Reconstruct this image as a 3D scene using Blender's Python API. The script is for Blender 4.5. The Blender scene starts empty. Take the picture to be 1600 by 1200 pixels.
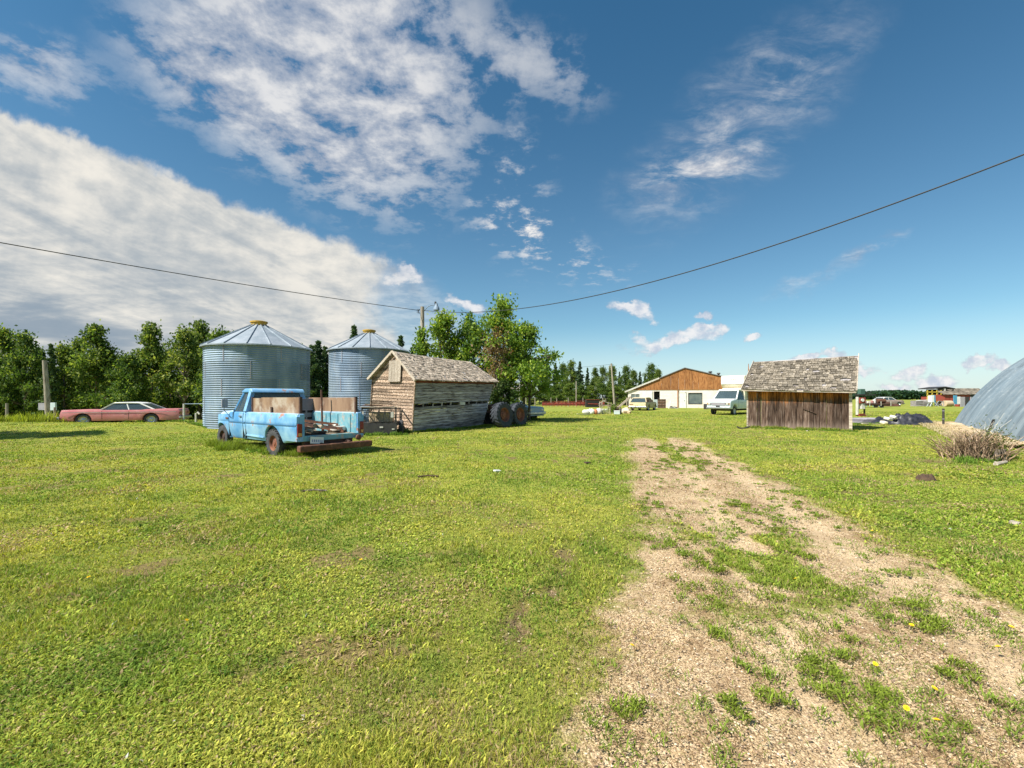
import bpy, math, random
import numpy as np
from math import sin, cos, pi, radians, hypot, atan2
from mathutils import Vector, Matrix
random.seed(7); RNG = np.random.default_rng(11)
scene = bpy.context.scene
COL = scene.collection
F = 720.0                       # focal length in photograph pixels (16.2 mm wide angle)
def sstep(a, b, x):
    t = np.clip((np.asarray(x, float)-a)/(b-a), 0, 1); return t*t*(3-2*t)
# ---------------------------------------------------------------- value noise
def _h(ix, iy, s):
    n = (ix*374761393 + iy*668265263 + s*974711) & 0xffffffff
    n = ((n ^ (n >> 13))*1274126177) & 0xffffffff
    return ((n ^ (n >> 16)) & 0xffff)/65535.0
def vn(x, y, s=0):
    x = np.asarray(x, float); y = np.asarray(y, float)
    ix = np.floor(x).astype(np.int64); iy = np.floor(y).astype(np.int64)
    fx = x-ix; fy = y-iy; fx = fx*fx*(3-2*fx); fy = fy*fy*(3-2*fy)
    a = _h(ix, iy, s); b = _h(ix+1, iy, s); c = _h(ix, iy+1, s); d = _h(ix+1, iy+1, s)
    return (a*(1-fx)+b*fx)*(1-fy)+(c*(1-fx)+d*fx)*fy
def fbm(x, y, s=0, o=4):
    v = 0; a = .5; t = 0
    for i in range(o):
        v = v+a*vn(x*2**i, y*2**i, s+i*17); t += a; a *= .55
    return v/t
# ---------------------------------------------------------------- terrain
def zg(x, y):
    x = np.asarray(x, float); y = np.asarray(y, float)
    z = .22*sstep(16, 60, y)
    L = sstep(-14.3, -17.0, x)
    z = z + L*(.26*sstep(15, 22, y) - .22*sstep(23, 26, y) - 1.4*sstep(29, 42, y)*sstep(90, 60, y))
    z = z - .9*sstep(-5, -14, x)*(1-L)*sstep(33, 48, y)*sstep(90, 60, y)
    near = sstep(60, 25, np.hypot(x, y))
    z = z + near*(.07*(fbm(x*.35, y*.35, 3, 3)-.5) + .028*(fbm(x*2.2, y*2.2, 5, 3)-.5))
    return z
def G0(x, y): return float(zg(x, y))
# ---------------------------------------------------------------- track mask
_ty = np.array([-6, 1.0, 2.1, 2.9, 3.9, 6.1, 9.1, 13.8, 17.4, 20.0])
_tl = np.array([-.5, .1, .32, .55, 1.02, 1.62, 2.5, 3.55, 4.5, 5.3])
_tr = np.array([3.4, 2.6, 3.1, 3.3, 3.75, 4.25, 4.95, 5.75, 6.65, 7.5])
def dirt(x, y):
    x = np.asarray(x, float); y = np.asarray(y, float)
    l = np.interp(y, _ty, _tl); r = np.interp(y, _ty, _tr)
    w = r-l
    n = fbm(x*1.5, y*1.5, 21, 4)-.5
    n2 = fbm(x*4.5, y*4.5, 31, 3)-.5
    e = np.minimum(x-l, r-x)
    ew = .30+.04*y
    v = sstep(-ew, ew, e + 1.1*n*(.5+.03*y)+.35*n2)
    u = (x-l)/w
    mid = np.exp(-((u-.50)/.14)**2)*sstep(7.5, 11.5, y)*(.75+1.1*n)
    v = v*(1-np.clip(mid, 0, 1))
    blob = sstep(.54, .66, fbm(x*1.25+3, y*1.25, 41, 3)) * np.exp(-((u-.42)/.33)**2) * sstep(2.6, 3.6, y)*sstep(8.5, 5.5, y)
    v = v*(1-.85*blob)
    v = v*sstep(19.5, 15.5, y+3*n)
    ru = .8*sstep(.26, .03, abs(x-(.04+.27*(y-2.86)+.15*n)))*sstep(2.2, 3, y)*sstep(5.2, 4.2, y)*sstep(.46, .62, fbm(x*5, y*5, 51, 4))
    return np.clip(np.maximum(v, .75*ru), 0, 1), ru
# ---------------------------------------------------------------- object helpers
def link(o): COL.objects.link(o); return o
def empty(name, loc, rz=0, label=None, cat=None, group=None, rx=0, ry=0, scale=1):
    o = bpy.data.objects.new(name, None); link(o); o.empty_display_size = .1
    o.location = loc; o.rotation_euler = (rx, ry, rz); o.scale = (scale,)*3
    return tag(o, label, cat, group)
def tag(o, label=None, cat=None, group=None, kind=None):
    if label: o['label'] = label
    if cat: o['category'] = cat
    if group: o['group'] = group
    if kind: o['kind'] = kind
    return o
class MB:
    def __init__(s): s.v = []; s.f = []; s.t = []; s.tone = .5
    def add(s, vs, fs, tone=None):
        n = len(s.v); s.v += [tuple(p) for p in vs]
        s.f += [tuple(i+n for i in f) for f in fs]
        s.t += [s.tone if tone is None else tone]*len(fs); return s
    def hexa(s, b, t, tone=None):            # b, t: 4 bottom and 4 top points, ccw from above
        return s.add(list(b)+list(t), [(3,2,1,0),(4,5,6,7),(0,1,5,4),(1,2,6,5),(2,3,7,6),(3,0,4,7)], tone)
    def box(s, c, d, rot=None, tone=None):
        x, y, z = d[0]/2, d[1]/2, d[2]/2
        p = [(-x,-y,-z),(x,-y,-z),(x,y,-z),(-x,y,-z),(-x,-y,z),(x,-y,z),(x,y,z),(-x,y,z)]
        if rot is not None:
            R = rot if isinstance(rot, Matrix) else eul(*rot)
            p = [R @ Vector(q) for q in p]
        p = [(q[0]+c[0], q[1]+c[1], q[2]+c[2]) for q in p]
        return s.hexa(p[:4], p[4:], tone)
    def bx(s, x0, x1, y0, y1, z0, z1, tone=None):
        return s.box(((x0+x1)/2,(y0+y1)/2,(z0+z1)/2), (abs(x1-x0),abs(y1-y0),abs(z1-z0)), None, tone)
    def bar(s, a, b, w, h=None, tone=None, up=(0,0,1)):
        a = Vector(a); b = Vector(b); d = b-a; L = d.length
        if L < 1e-6: return s
        d /= L; u = Vector(up)
        if abs(d.dot(u)) > .97: u = Vector((0,1,0)) if abs(d.y) < .9 else Vector((1,0,0))
        sd = d.cross(u).normalized(); u = sd.cross(d)
        h = h or w; sd *= w/2; u *= h/2
        return s.hexa([a-sd-u, a+sd-u, a+sd+u, a-sd+u][::1], [b-sd-u, b+sd-u, b+sd+u, b-sd+u], tone)
    def cyl(s, a, b, r0, r1=None, n=12, caps=True, tone=None):
        a = Vector(a); b = Vector(b); d = (b-a); L = d.length
        if L < 1e-6: return s
        d /= L; r1 = r0 if r1 is None else r1
        u = Vector((0,0,1)) if abs(d.z) < .9 else Vector((1,0,0))
        p = d.cross(u).normalized(); q = d.cross(p)
        vs = []
        for c, r in ((a, r0), (b, r1)):
            for i in range(n):
                t = 2*pi*i/n; vs.append(c+p*(r*cos(t))+q*(r*sin(t)))
        fs = [(i, (i+1) % n, n+(i+1) % n, n+i) for i in range(n)]
        if caps: fs += [tuple(range(n))[::-1], tuple(range(n, 2*n))]
        return s.add(vs, fs, tone)
    def tube(s, pts, r, n=8, r1=None, tone=None):
        pts = [Vector(p) for p in pts]; m = len(pts); vs = []
        for k, c in enumerate(pts):
            d = (pts[min(k+1, m-1)]-pts[max(k-1, 0)]).normalized()
            u = Vector((0,0,1)) if abs(d.z) < .9 else Vector((1,0,0))
            p = d.cross(u).normalized(); q = d.cross(p)
            rr = r if r1 is None else r+(r1-r)*k/(m-1)
            for i in range(n):
                t = 2*pi*i/n; vs.append(c+p*(rr*cos(t))+q*(rr*sin(t)))
        fs = [(k*n+i, k*n+(i+1) % n, (k+1)*n+(i+1) % n, (k+1)*n+i) for k in range(m-1) for i in range(n)]
        fs += [tuple(range(n))[::-1], tuple(range((m-1)*n, m*n))]
        return s.add(vs, fs, tone)
    def lathe(s, prof, n=32, M=None, closed=False, tone=None, a0=0, a1=2*pi):  # prof: (r, z) about local z
        full = abs(a1-a0-2*pi) < 1e-6
        vs = []; m = len(prof); k = n if full else n+1
        for i in range(k):
            t = a0+(a1-a0)*i/n
            for r, z in prof:
                p = Vector((r*cos(t), r*sin(t), z)); vs.append(M @ p if M is not None else p)
        fs = []
        for i in range(n):
            j = (i+1) % k
            for a in range(m-1 if not closed else m):
                b = (a+1) % m; fs.append((i*m+a, j*m+a, j*m+b, i*m+b))
        return s.add(vs, fs, tone)
    def prism(s, prof, y0, y1, M=None, tone=None):   # prof: (x, z) polygon, extruded along y
        n = len(prof)
        vs = [Vector((x, y0, z)) for x, z in prof]+[Vector((x, y1, z)) for x, z in prof]
        if M is not None: vs = [M @ v for v in vs]
        fs = [(i, (i+1) % n, n+(i+1) % n, n+i) for i in range(n)]+[tuple(range(n))[::-1], tuple(range(n, 2*n))]
        return s.add(vs, fs, tone)
    def panel(s, pts, th, tone=None):                # thin slab through 3+ points
        p = [Vector(q) for q in pts]; nrm = (p[1]-p[0]).cross(p[2]-p[0]).normalized()*th/2
        n = len(p)
        return s.add([q-nrm for q in p]+[q+nrm for q in p],
                     [(i, (i+1) % n, n+(i+1) % n, n+i) for i in range(n)]+[tuple(range(n))[::-1], tuple(range(n, 2*n))], tone)
    def build(s, name, m, parent=None, smooth=False, bevel=0, seg=2, loc=None, auto=None, cut=None, fn=None):
        me = bpy.data.meshes.new(name); me.from_pydata(s.v, [], s.f); me.update()
        import bmesh
        bm = bmesh.new(); bm.from_mesh(me)
        for ax, vals in (cut or {}).items():
            for c in vals:
                no = [0, 0, 0]; no[ax] = 1; co = [0, 0, 0]; co[ax] = c
                bmesh.ops.bisect_plane(bm, geom=bm.verts[:]+bm.edges[:]+bm.faces[:], plane_co=co, plane_no=no)
        if fn:
            for v in bm.verts: v.co = fn(v.co.copy())
        bmesh.ops.recalc_face_normals(bm, faces=bm.faces); bm.to_mesh(me); bm.free()
        at = me.attributes.new('tone', 'FLOAT', 'FACE')
        if len(me.polygons) == len(s.t): at.data.foreach_set('value', s.t)
        else: at.data.foreach_set('value', [s.t[0]]*len(me.polygons))
        me.materials.append(m)
        if smooth: me.polygons.foreach_set('use_smooth', [True]*len(me.polygons))
        o = bpy.data.objects.new(name, me); link(o)
        if parent: o.parent = parent
        if loc is not None: o.location = loc
        if bevel:
            b = o.modifiers.new('bevel', 'BEVEL'); b.width = bevel; b.segments = seg; b.limit_method = 'ANGLE'; b.angle_limit = radians(35)
        if smooth and auto:
            e = o.modifiers.new('edge', 'EDGE_SPLIT'); e.split_angle = radians(auto)
        return o
def eul(x, y, z): return Matrix.Rotation(z, 3, 'Z') @ Matrix.Rotation(y, 3, 'Y') @ Matrix.Rotation(x, 3, 'X')
def rt(): return random.random()
def np_mesh(name, V, faces, m, parent=None, cols=None, tone=None, smooth=False):
    """V (n,3) float array, faces (k,3|4) int array (one size) or list of such arrays"""
    if not isinstance(faces, list): faces = [faces]
    me = bpy.data.meshes.new(name)
    me.vertices.add(len(V)); me.vertices.foreach_set('co', np.asarray(V, np.float32).ravel())
    idx = np.concatenate([f.ravel() for f in faces]).astype(np.int32)
    tot = np.concatenate([np.full(len(f), f.shape[1]) for f in faces]).astype(np.int32)
    st = np.concatenate([[0], np.cumsum(tot)[:-1]]).astype(np.int32)
    me.loops.add(len(idx)); me.loops.foreach_set('vertex_index', idx)
    me.polygons.add(len(tot)); me.polygons.foreach_set('loop_start', st); me.polygons.foreach_set('loop_total', tot)
    if smooth: me.polygons.foreach_set('use_smooth', np.ones(len(tot), bool))
    if cols is not None:
        a = me.attributes.new('col', 'FLOAT_COLOR', 'POINT'); a.data.foreach_set('color', np.asarray(cols, np.float32).ravel())
    if tone is not None:
        a = me.attributes.new('tone', 'FLOAT', 'FACE'); a.data.foreach_set('value', np.asarray(tone, np.float32))
    me.update(calc_edges=True); me.materials.append(m)
    o = bpy.data.objects.new(name, me); link(o)
    if parent: o.parent = parent
    return o
def copy_tree(o, parent=None):
    c = o.copy(); COL.objects.link(c); c.parent = parent
    for ch in [k for k in o.children]: copy_tree(ch, c)
    return c
# ---------------------------------------------------------------- node helpers
class NT:
    def __init__(s, tree): s.t = tree; s.n = tree.nodes; s.l = tree.links
    def node(s, k, **p):
        n = s.n.new(k)
        for a, b in p.items(): setattr(n, a, b)
        return n
    def put(s, sock, v):
        if isinstance(v, bpy.types.NodeSocket): s.l.new(v, sock)
        elif v is not None:
            try: sock.default_value = v
            except Exception:
                sock.default_value = (v[0], v[1], v[2], 1) if len(v) == 3 else v[:3]
    def m(s, op, a, b=None, c=None, clamp=False):
        n = s.node('ShaderNodeMath', operation=op, use_clamp=clamp)
        for i, v in enumerate((a, b, c)): s.put(n.inputs[i], v)
        return n.outputs[0]
    def vm(s, op, a, b=None, out=0):
        n = s.node('ShaderNodeVectorMath', operation=op); s.put(n.inputs[0], a)
        if b is not None:
            if op == 'SCALE': s.put(n.inputs[3], b)
            else: s.put(n.inputs[1], b)
        return n.outputs[out]
    def ss(s, x, a, b, lo=0., hi=1.):
        n = s.node('ShaderNodeMapRange', interpolation_type='SMOOTHSTEP', clamp=True)
        for i, v in enumerate((x, a, b, lo, hi)): s.put(n.inputs[i], v)
        return n.outputs[0]
    def noise(s, vec, scale, detail=4, rough=.5, dist=0., lac=2., out=0):
        n = s.node('ShaderNodeTexNoise'); s.put(n.inputs['Vector'], vec); s.put(n.inputs['Scale'], scale)
        s.put(n.inputs['Detail'], detail); s.put(n.inputs['Roughness'], rough); s.put(n.inputs['Distortion'], dist); s.put(n.inputs['Lacunarity'], lac)
        return n.outputs[out]
    def vor(s, vec, scale, feature='F1', out='Distance', rnd=1.):
        n = s.node('ShaderNodeTexVoronoi', feature=feature); s.put(n.inputs['Vector'], vec); s.put(n.inputs['Scale'], scale)
        s.put(n.inputs['Randomness'], rnd)
        return n.outputs[out]
    def mix(s, f, a, b, blend='MIX'):
        n = s.node('ShaderNodeMix', data_type='RGBA', blend_type=blend); n.clamp_factor = True
        s.put(n.inputs[0], f); s.put(n.inputs[6], c4(a)); s.put(n.inputs[7], c4(b)); return n.outputs[2]
    def map(s, vec, loc=(0,0,0), rot=(0,0,0), sc=(1,1,1)):
        n = s.node('ShaderNodeMapping'); s.put(n.inputs[0], vec); n.inputs[1].default_value = loc; n.inputs[2].default_value = rot; n.inputs[3].default_value = sc
        return n.outputs[0]
    def xyz(s, v):
        n = s.node('ShaderNodeSeparateXYZ'); s.put(n.inputs[0], v); return n.outputs
    def comb(s, x, y, z):
        n = s.node('ShaderNodeCombineXYZ')
        for i, v in enumerate((x, y, z)): s.put(n.inputs[i], v)
        return n.outputs[0]
    def attr(s, name, out='Fac'): return s.node('ShaderNodeAttribute', attribute_name=name).outputs[out]
def c4(c):
    if isinstance(c, (tuple, list)) and len(c) == 3: return (c[0], c[1], c[2], 1)
    return c
def lin(r, g, b):                  # sRGB 0..255 -> linear
    return tuple(((c/255)/12.92 if c/255 <= .04045 else ((c/255+.055)/1.055)**2.4) for c in (r, g, b))
def new_mat(name):
    m = bpy.data.materials.new(name); m.use_nodes = True; g = NT(m.node_tree)
    b = m.node_tree.nodes['Principled BSDF']
    g.b = b; return m, g, b
def bump(g, h, strength, dist=.02):
    n = g.node('ShaderNodeBump'); g.put(n.inputs['Strength'], strength); g.put(n.inputs['Distance'], dist); g.put(n.inputs['Height'], h)
    g.l.new(n.outputs[0], g.b.inputs['Normal'])
def M_plain(name, c, c2=None, rough=.6, metal=0., scale=8., stretch=(1,1,1), bmp=.1, bdist=.01, tone=0., c3=None, t3=(.6,.7), s3=3., spec=.5, coat=0.):
    """procedural paint / wood / metal: c..c2 by stretched noise, c3 in patches, per-face tone"""
    m, g, b = new_mat(name)
    co = g.node('ShaderNodeTexCoord').outputs['Object']
    v = g.map(co, sc=stretch)
    n = g.noise(v, scale, 6, .6)
    col = g.mix(g.ss(n, .3, .7), c, c2 if c2 else tuple(x*.75 for x in c))
    r = rough
    if c3:
        f = g.ss(g.noise(co, s3, 7, .65), t3[0], t3[1]); col = g.mix(f, col, c3)
        r = g.m('ADD', g.m('MULTIPLY', f, .8-rough), rough)
    if tone:
        t = g.m('ADD', g.m('MULTIPLY', g.attr('tone'), 2*tone), 1-tone)
        col = g.mix(1., col, g.comb(t, t, t), 'MULTIPLY')
    g.put(b.inputs['Base Color'], col); g.put(b.inputs['Roughness'], r); b.inputs['Metallic'].default_value = metal
    b.inputs['Specular IOR Level'].default_value = spec
    if coat: b.inputs['Coat Weight'].default_value = coat; b.inputs['Coat Roughness'].default_value = .15
    if bmp: bump(g, n, bmp, bdist)
    return m
# ================================================================ camera, sun, sky
cam = bpy.data.cameras.new('camera'); cam.lens = 16.2; cam.sensor_width = 36; cam.clip_end = 6000; cam.clip_start = .05
cam.shift_y = 22/1600
co_ = link(bpy.data.objects.new('camera', cam)); co_.location = (0, 0, 1.5); co_.rotation_euler = (pi/2, 0, 0); scene.camera = co_
SUN_EL = 50; sdir = Vector((-.86, -.51, 0)).normalized()
sdir = Vector((sdir.x*cos(radians(SUN_EL)), sdir.y*cos(radians(SUN_EL)), sin(radians(SUN_EL))))
sl = bpy.data.lights.new('sun', 'SUN'); sl.energy = 4.6; sl.angle = radians(.6); sl.color = (1, .95, .86)
so = link(bpy.data.objects.new('sun', sl)); so.rotation_euler = sdir.to_track_quat('Z', 'Y').to_euler(); so.location = (0, 0, 30)
scene.view_settings.view_transform = 'Standard'; scene.view_settings.look = 'None'; scene.view_settings.gamma = 1
scene.view_settings.exposure = 0.86
w = bpy.data.worlds.new('World'); scene.world = w; w.use_nodes = True
g = NT(w.node_tree); g.n.clear()
tc = g.node('ShaderNodeTexCoord').outputs['Generated']
D = g.vm('NORMALIZE', tc); X, Y, Z = g.xyz(D)
sky = g.node('ShaderNodeTexSky', sky_type='NISHITA', sun_disc=False)
sky.sun_elevation = radians(SUN_EL); sky.sun_rotation = atan2(sdir.x, sdir.y); sky.altitude = 600; sky.air_density = 1.0; sky.dust_density = .6; sky.ozone_density = 2.2
# deeper, richer blue aloft
skc = g.mix(1., sky.outputs[0], (.70, .90, .86), 'MULTIPLY')
skc = g.mix(g.ss(Z, .02, .75), skc, g.mix(1., skc, (.50, .84, .98), 'MULTIPLY'))
yy = g.m('MAXIMUM', Y, .12)
U = g.m('DIVIDE', X, yy); V = g.m('DIVIDE', Z, yy)
front = g.ss(Y, .05, .2)
zz = g.m('ADD', g.m('MAXIMUM', Z, 0), .12)
CP = g.comb(g.m('DIVIDE', X, zz), g.m('DIVIDE', Y, zz), 0.)
n_w = g.noise(CP, .9, 5, .6)
n_a = g.noise(CP, 6.8, 8, .64, .12)                       # altocumulus cells
n_a2 = g.noise(g.map(CP, rot=(0,0,.5), sc=(1, 2.2, 1)), 2.2, 6, .6, .3)
n_s = g.noise(g.map(CP, rot=(0,0,-.45), sc=(1, .32, 1)), 2.4, 6, .6, .6)   # streaks
UVW = g.comb(U, V, 0.)
n_f = g.noise(UVW, 9., 8, .6)                               # angular noise for edges
n_f2 = g.noise(UVW, 26., 6, .6)
def px(u): return (u-800)/720
def py(v): return (622-v)/720
wu = g.m('MULTIPLY_ADD', g.m('SUBTRACT', n_f, .5), .10, U)
wv = g.m('MULTIPLY_ADD', g.m('SUBTRACT', g.noise(g.comb(V, U, 3.), 9., 8, .6), .5), .10, V)
def blob(cx, cy, rx, ry, rot=0., soft=.5, warp=True):
    a = g.m('SUBTRACT', wu if warp else U, px(cx)); b = g.m('SUBTRACT', wv if warp else V, py(cy))
    c, s_ = cos(rot), sin(rot)
    p = g.m('ADD', g.m('MULTIPLY', a, c*720/rx), g.m('MULTIPLY', b, s_*720/rx))
    q = g.m('ADD', g.m('MULTIPLY', a, -s_*720/ry), g.m('MULTIPLY', b, c*720/ry))
    r = g.m('SQRT', g.m('ADD', g.m('MULTIPLY', p, p), g.m('MULTIPLY', q, q)))
    return g.ss(r, 1.+soft*.3, 1.-soft)
def half(p0, p1, soft, wscale=1.):      # 1 below the line p0->p1 (left to right, photo px)
    s_ = (p1[1]-p0[1])/(p1[0]-p0[0])
    # y_line = p0y + s*(x-p0x); V smaller = lower
    l = g.m('SUBTRACT', py(p0[1]), g.m('MULTIPLY', g.m('SUBTRACT', wu, px(p0[0])), s_))
    return g.ss(g.m('SUBTRACT', l, wv), -soft, soft)
# the big bank at left
bank = g.m('MULTIPLY', half((0, 172), (570, 392), .014), half((560, 330), (720, 500), .05))
bank = g.m('MULTIPLY', bank, g.m('MULTIPLY', g.ss(U, px(860), px(700)), g.ss(g.m('ADD', U, g.m('MULTIPLY', g.m('SUBTRACT', n_f, .5), .35)), px(640), px(560), .42, 1.)))
# altocumulus sheet above
alt = g.m('MULTIPLY', g.m('SUBTRACT', 1., half((150, 90), (640, 385), .09)), blob(480, 120, 330, 290, 0, .55))
alt = g.m('ADD', alt, g.m('MULTIPLY', blob(60, 105, 120, 60, -.3, .8), .65))
alt = g.m('ADD', alt, g.m('MULTIPLY', blob(840, 100, 120, 70, -.5, .9), .55))
alt = g.m('MULTIPLY', alt, g.ss(g.m('ADD', n_a, g.m('MULTIPLY', alt, .15)), .475, .595))
puff = g.m('MULTIPLY', g.m('ADD', blob(850, 380, 150, 46, -.45, .9), g.m('MULTIPLY', blob(800, 290, 70, 150, .2, .9), .6)), g.ss(n_a, .49, .66))
wis = g.m('ADD', blob(1170, 180, 260, 90, .75, .98), g.m('MULTIPLY', blob(1100, 265, 150, 44, .25, .9), .9))
wis = g.m('ADD', wis, g.m('ADD', g.m('MULTIPLY', blob(1360, 388, 65, 15, .4, .9), .9), g.m('MULTIPLY', blob(1270, 440, 90, 17, .3, .9), .6)))
wis = g.m('MULTIPLY', wis, g.m('MULTIPLY', g.ss(g.noise(g.map(UVW, rot=(0,0,-.5), sc=(1, 2.6, 1)), 7., 9, .68, .5), .36, .72), .66))
nf_ = g.m('MULTIPLY', g.m('SUBTRACT', n_f2, .5), .9)
def cum(*bl):
    v = None
    for b_ in bl:
        x_ = blob(*b_[:4], soft=b_[4] if len(b_) > 4 else .45, rot=b_[5] if len(b_) > 5 else 0)
        v = x_ if v is None else g.m('MAXIMUM', v, x_)
    return v
cu = cum((1055, 530, 88, 17, .6, .12), (1110, 515, 30, 14), (985, 484, 40, 14, .7, -.25), (1100, 490, 22, 8, .7), (1170, 526, 18, 6, .8),
         (1262, 556, 26, 9), (1305, 556, 30, 9), (1424, 582, 36, 13, .6), (1468, 596, 44, 13, .7), (1400, 600, 36, 7, .7), (1528, 564, 32, 12), (1556, 576, 24, 10, .7), (1350, 572, 40, 10, .9), (630, 428, 40, 20, .8), (720, 475, 60, 12, .9, -.3))
cu = g.m('MULTIPLY', g.ss(g.m('ADD', cu, g.m('MULTIPLY', g.m('SUBTRACT', g.noise(g.comb(U, g.m('MULTIPLY', V, 1.6), 1.), 24., 8, .62), .5), 2.6)), .12, 1.05), g.ss(cu, 0, .25))
# everywhere out of view: broken clouds, so that the light and reflections stay plausible
rest = g.m('MULTIPLY', g.ss(n_w, .5, .68), g.m('SUBTRACT', 1., front))
d = g.m('MAXIMUM', g.m('MAXIMUM', g.m('MULTIPLY', bank, .97), g.m('MULTIPLY', alt, .85)), g.m('MAXIMUM', g.m('MULTIPLY', puff, .8), g.m('MAXIMUM', wis, g.m('MULTIPLY', cu, .9))))
d = g.m('MAXIMUM', g.m('MULTIPLY', d, front), g.m('MULTIPLY', rest, .8), clamp=True)
# cloud tones: lit tops, grey undersides in the lower bank
depth = g.ss(g.m('SUBTRACT', g.m('SUBTRACT', py(172), g.m('MULTIPLY', g.m('SUBTRACT', wu, px(0)), .386)), wv), .06, .42)
strk = g.noise(g.map(UVW, rot=(0,0,.12), sc=(1, 6, 1)), 2.1, 7, .6, .4)
grey = g.m('MULTIPLY', g.m('MULTIPLY', bank, depth), g.ss(strk, .36, .62))
cc = g.mix(g.ss(n_a, .40, .66), lin(150, 162, 182), lin(232, 230, 228))
cc = g.mix(bank, cc, g.mix(g.ss(g.m('ADD', g.m('MULTIPLY', n_s, .5), g.m('ADD', g.m('MULTIPLY', n_f, .3), g.m('MULTIPLY', n_a, .2))), .38, .60), lin(172, 179, 184), lin(234, 229, 219)))
cc = g.mix(g.m('MULTIPLY', grey, .9), cc, lin(138, 153, 168))
cc = g.mix(g.m('MULTIPLY', cu, g.m('SUBTRACT', 1., bank)), cc, g.mix(g.ss(g.noise(UVW, 30., 5, .6), .35, .6), lin(190, 199, 214), lin(236, 234, 234)))
hz = g.ss(Z, .16, .0)
bgs = g.node('ShaderNodeBackground'); g.put(bgs.inputs[0], g.mix(g.m('MULTIPLY', hz, .55), skc, (5.5, 5.8, 6.4, 1))); bgs.inputs[1].default_value = .078
bgc = g.node('ShaderNodeBackground'); g.put(bgc.inputs[0], cc); bgc.inputs[1].default_value = .61
mx = g.node('ShaderNodeMixShader'); g.put(mx.inputs[0], d); g.l.new(bgs.outputs[0], mx.inputs[1]); g.l.new(bgc.outputs[0], mx.inputs[2])
out = g.node('ShaderNodeOutputWorld'); g.l.new(mx.outputs[0], out.inputs[0])
w.cycles.sampling_method = 'MANUAL'; w.cycles.sample_map_resolution = 512
scene.cycles.max_bounces = 6; scene.cycles.diffuse_bounces = 3; scene.cycles.transparent_max_bounces = 12
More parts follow.
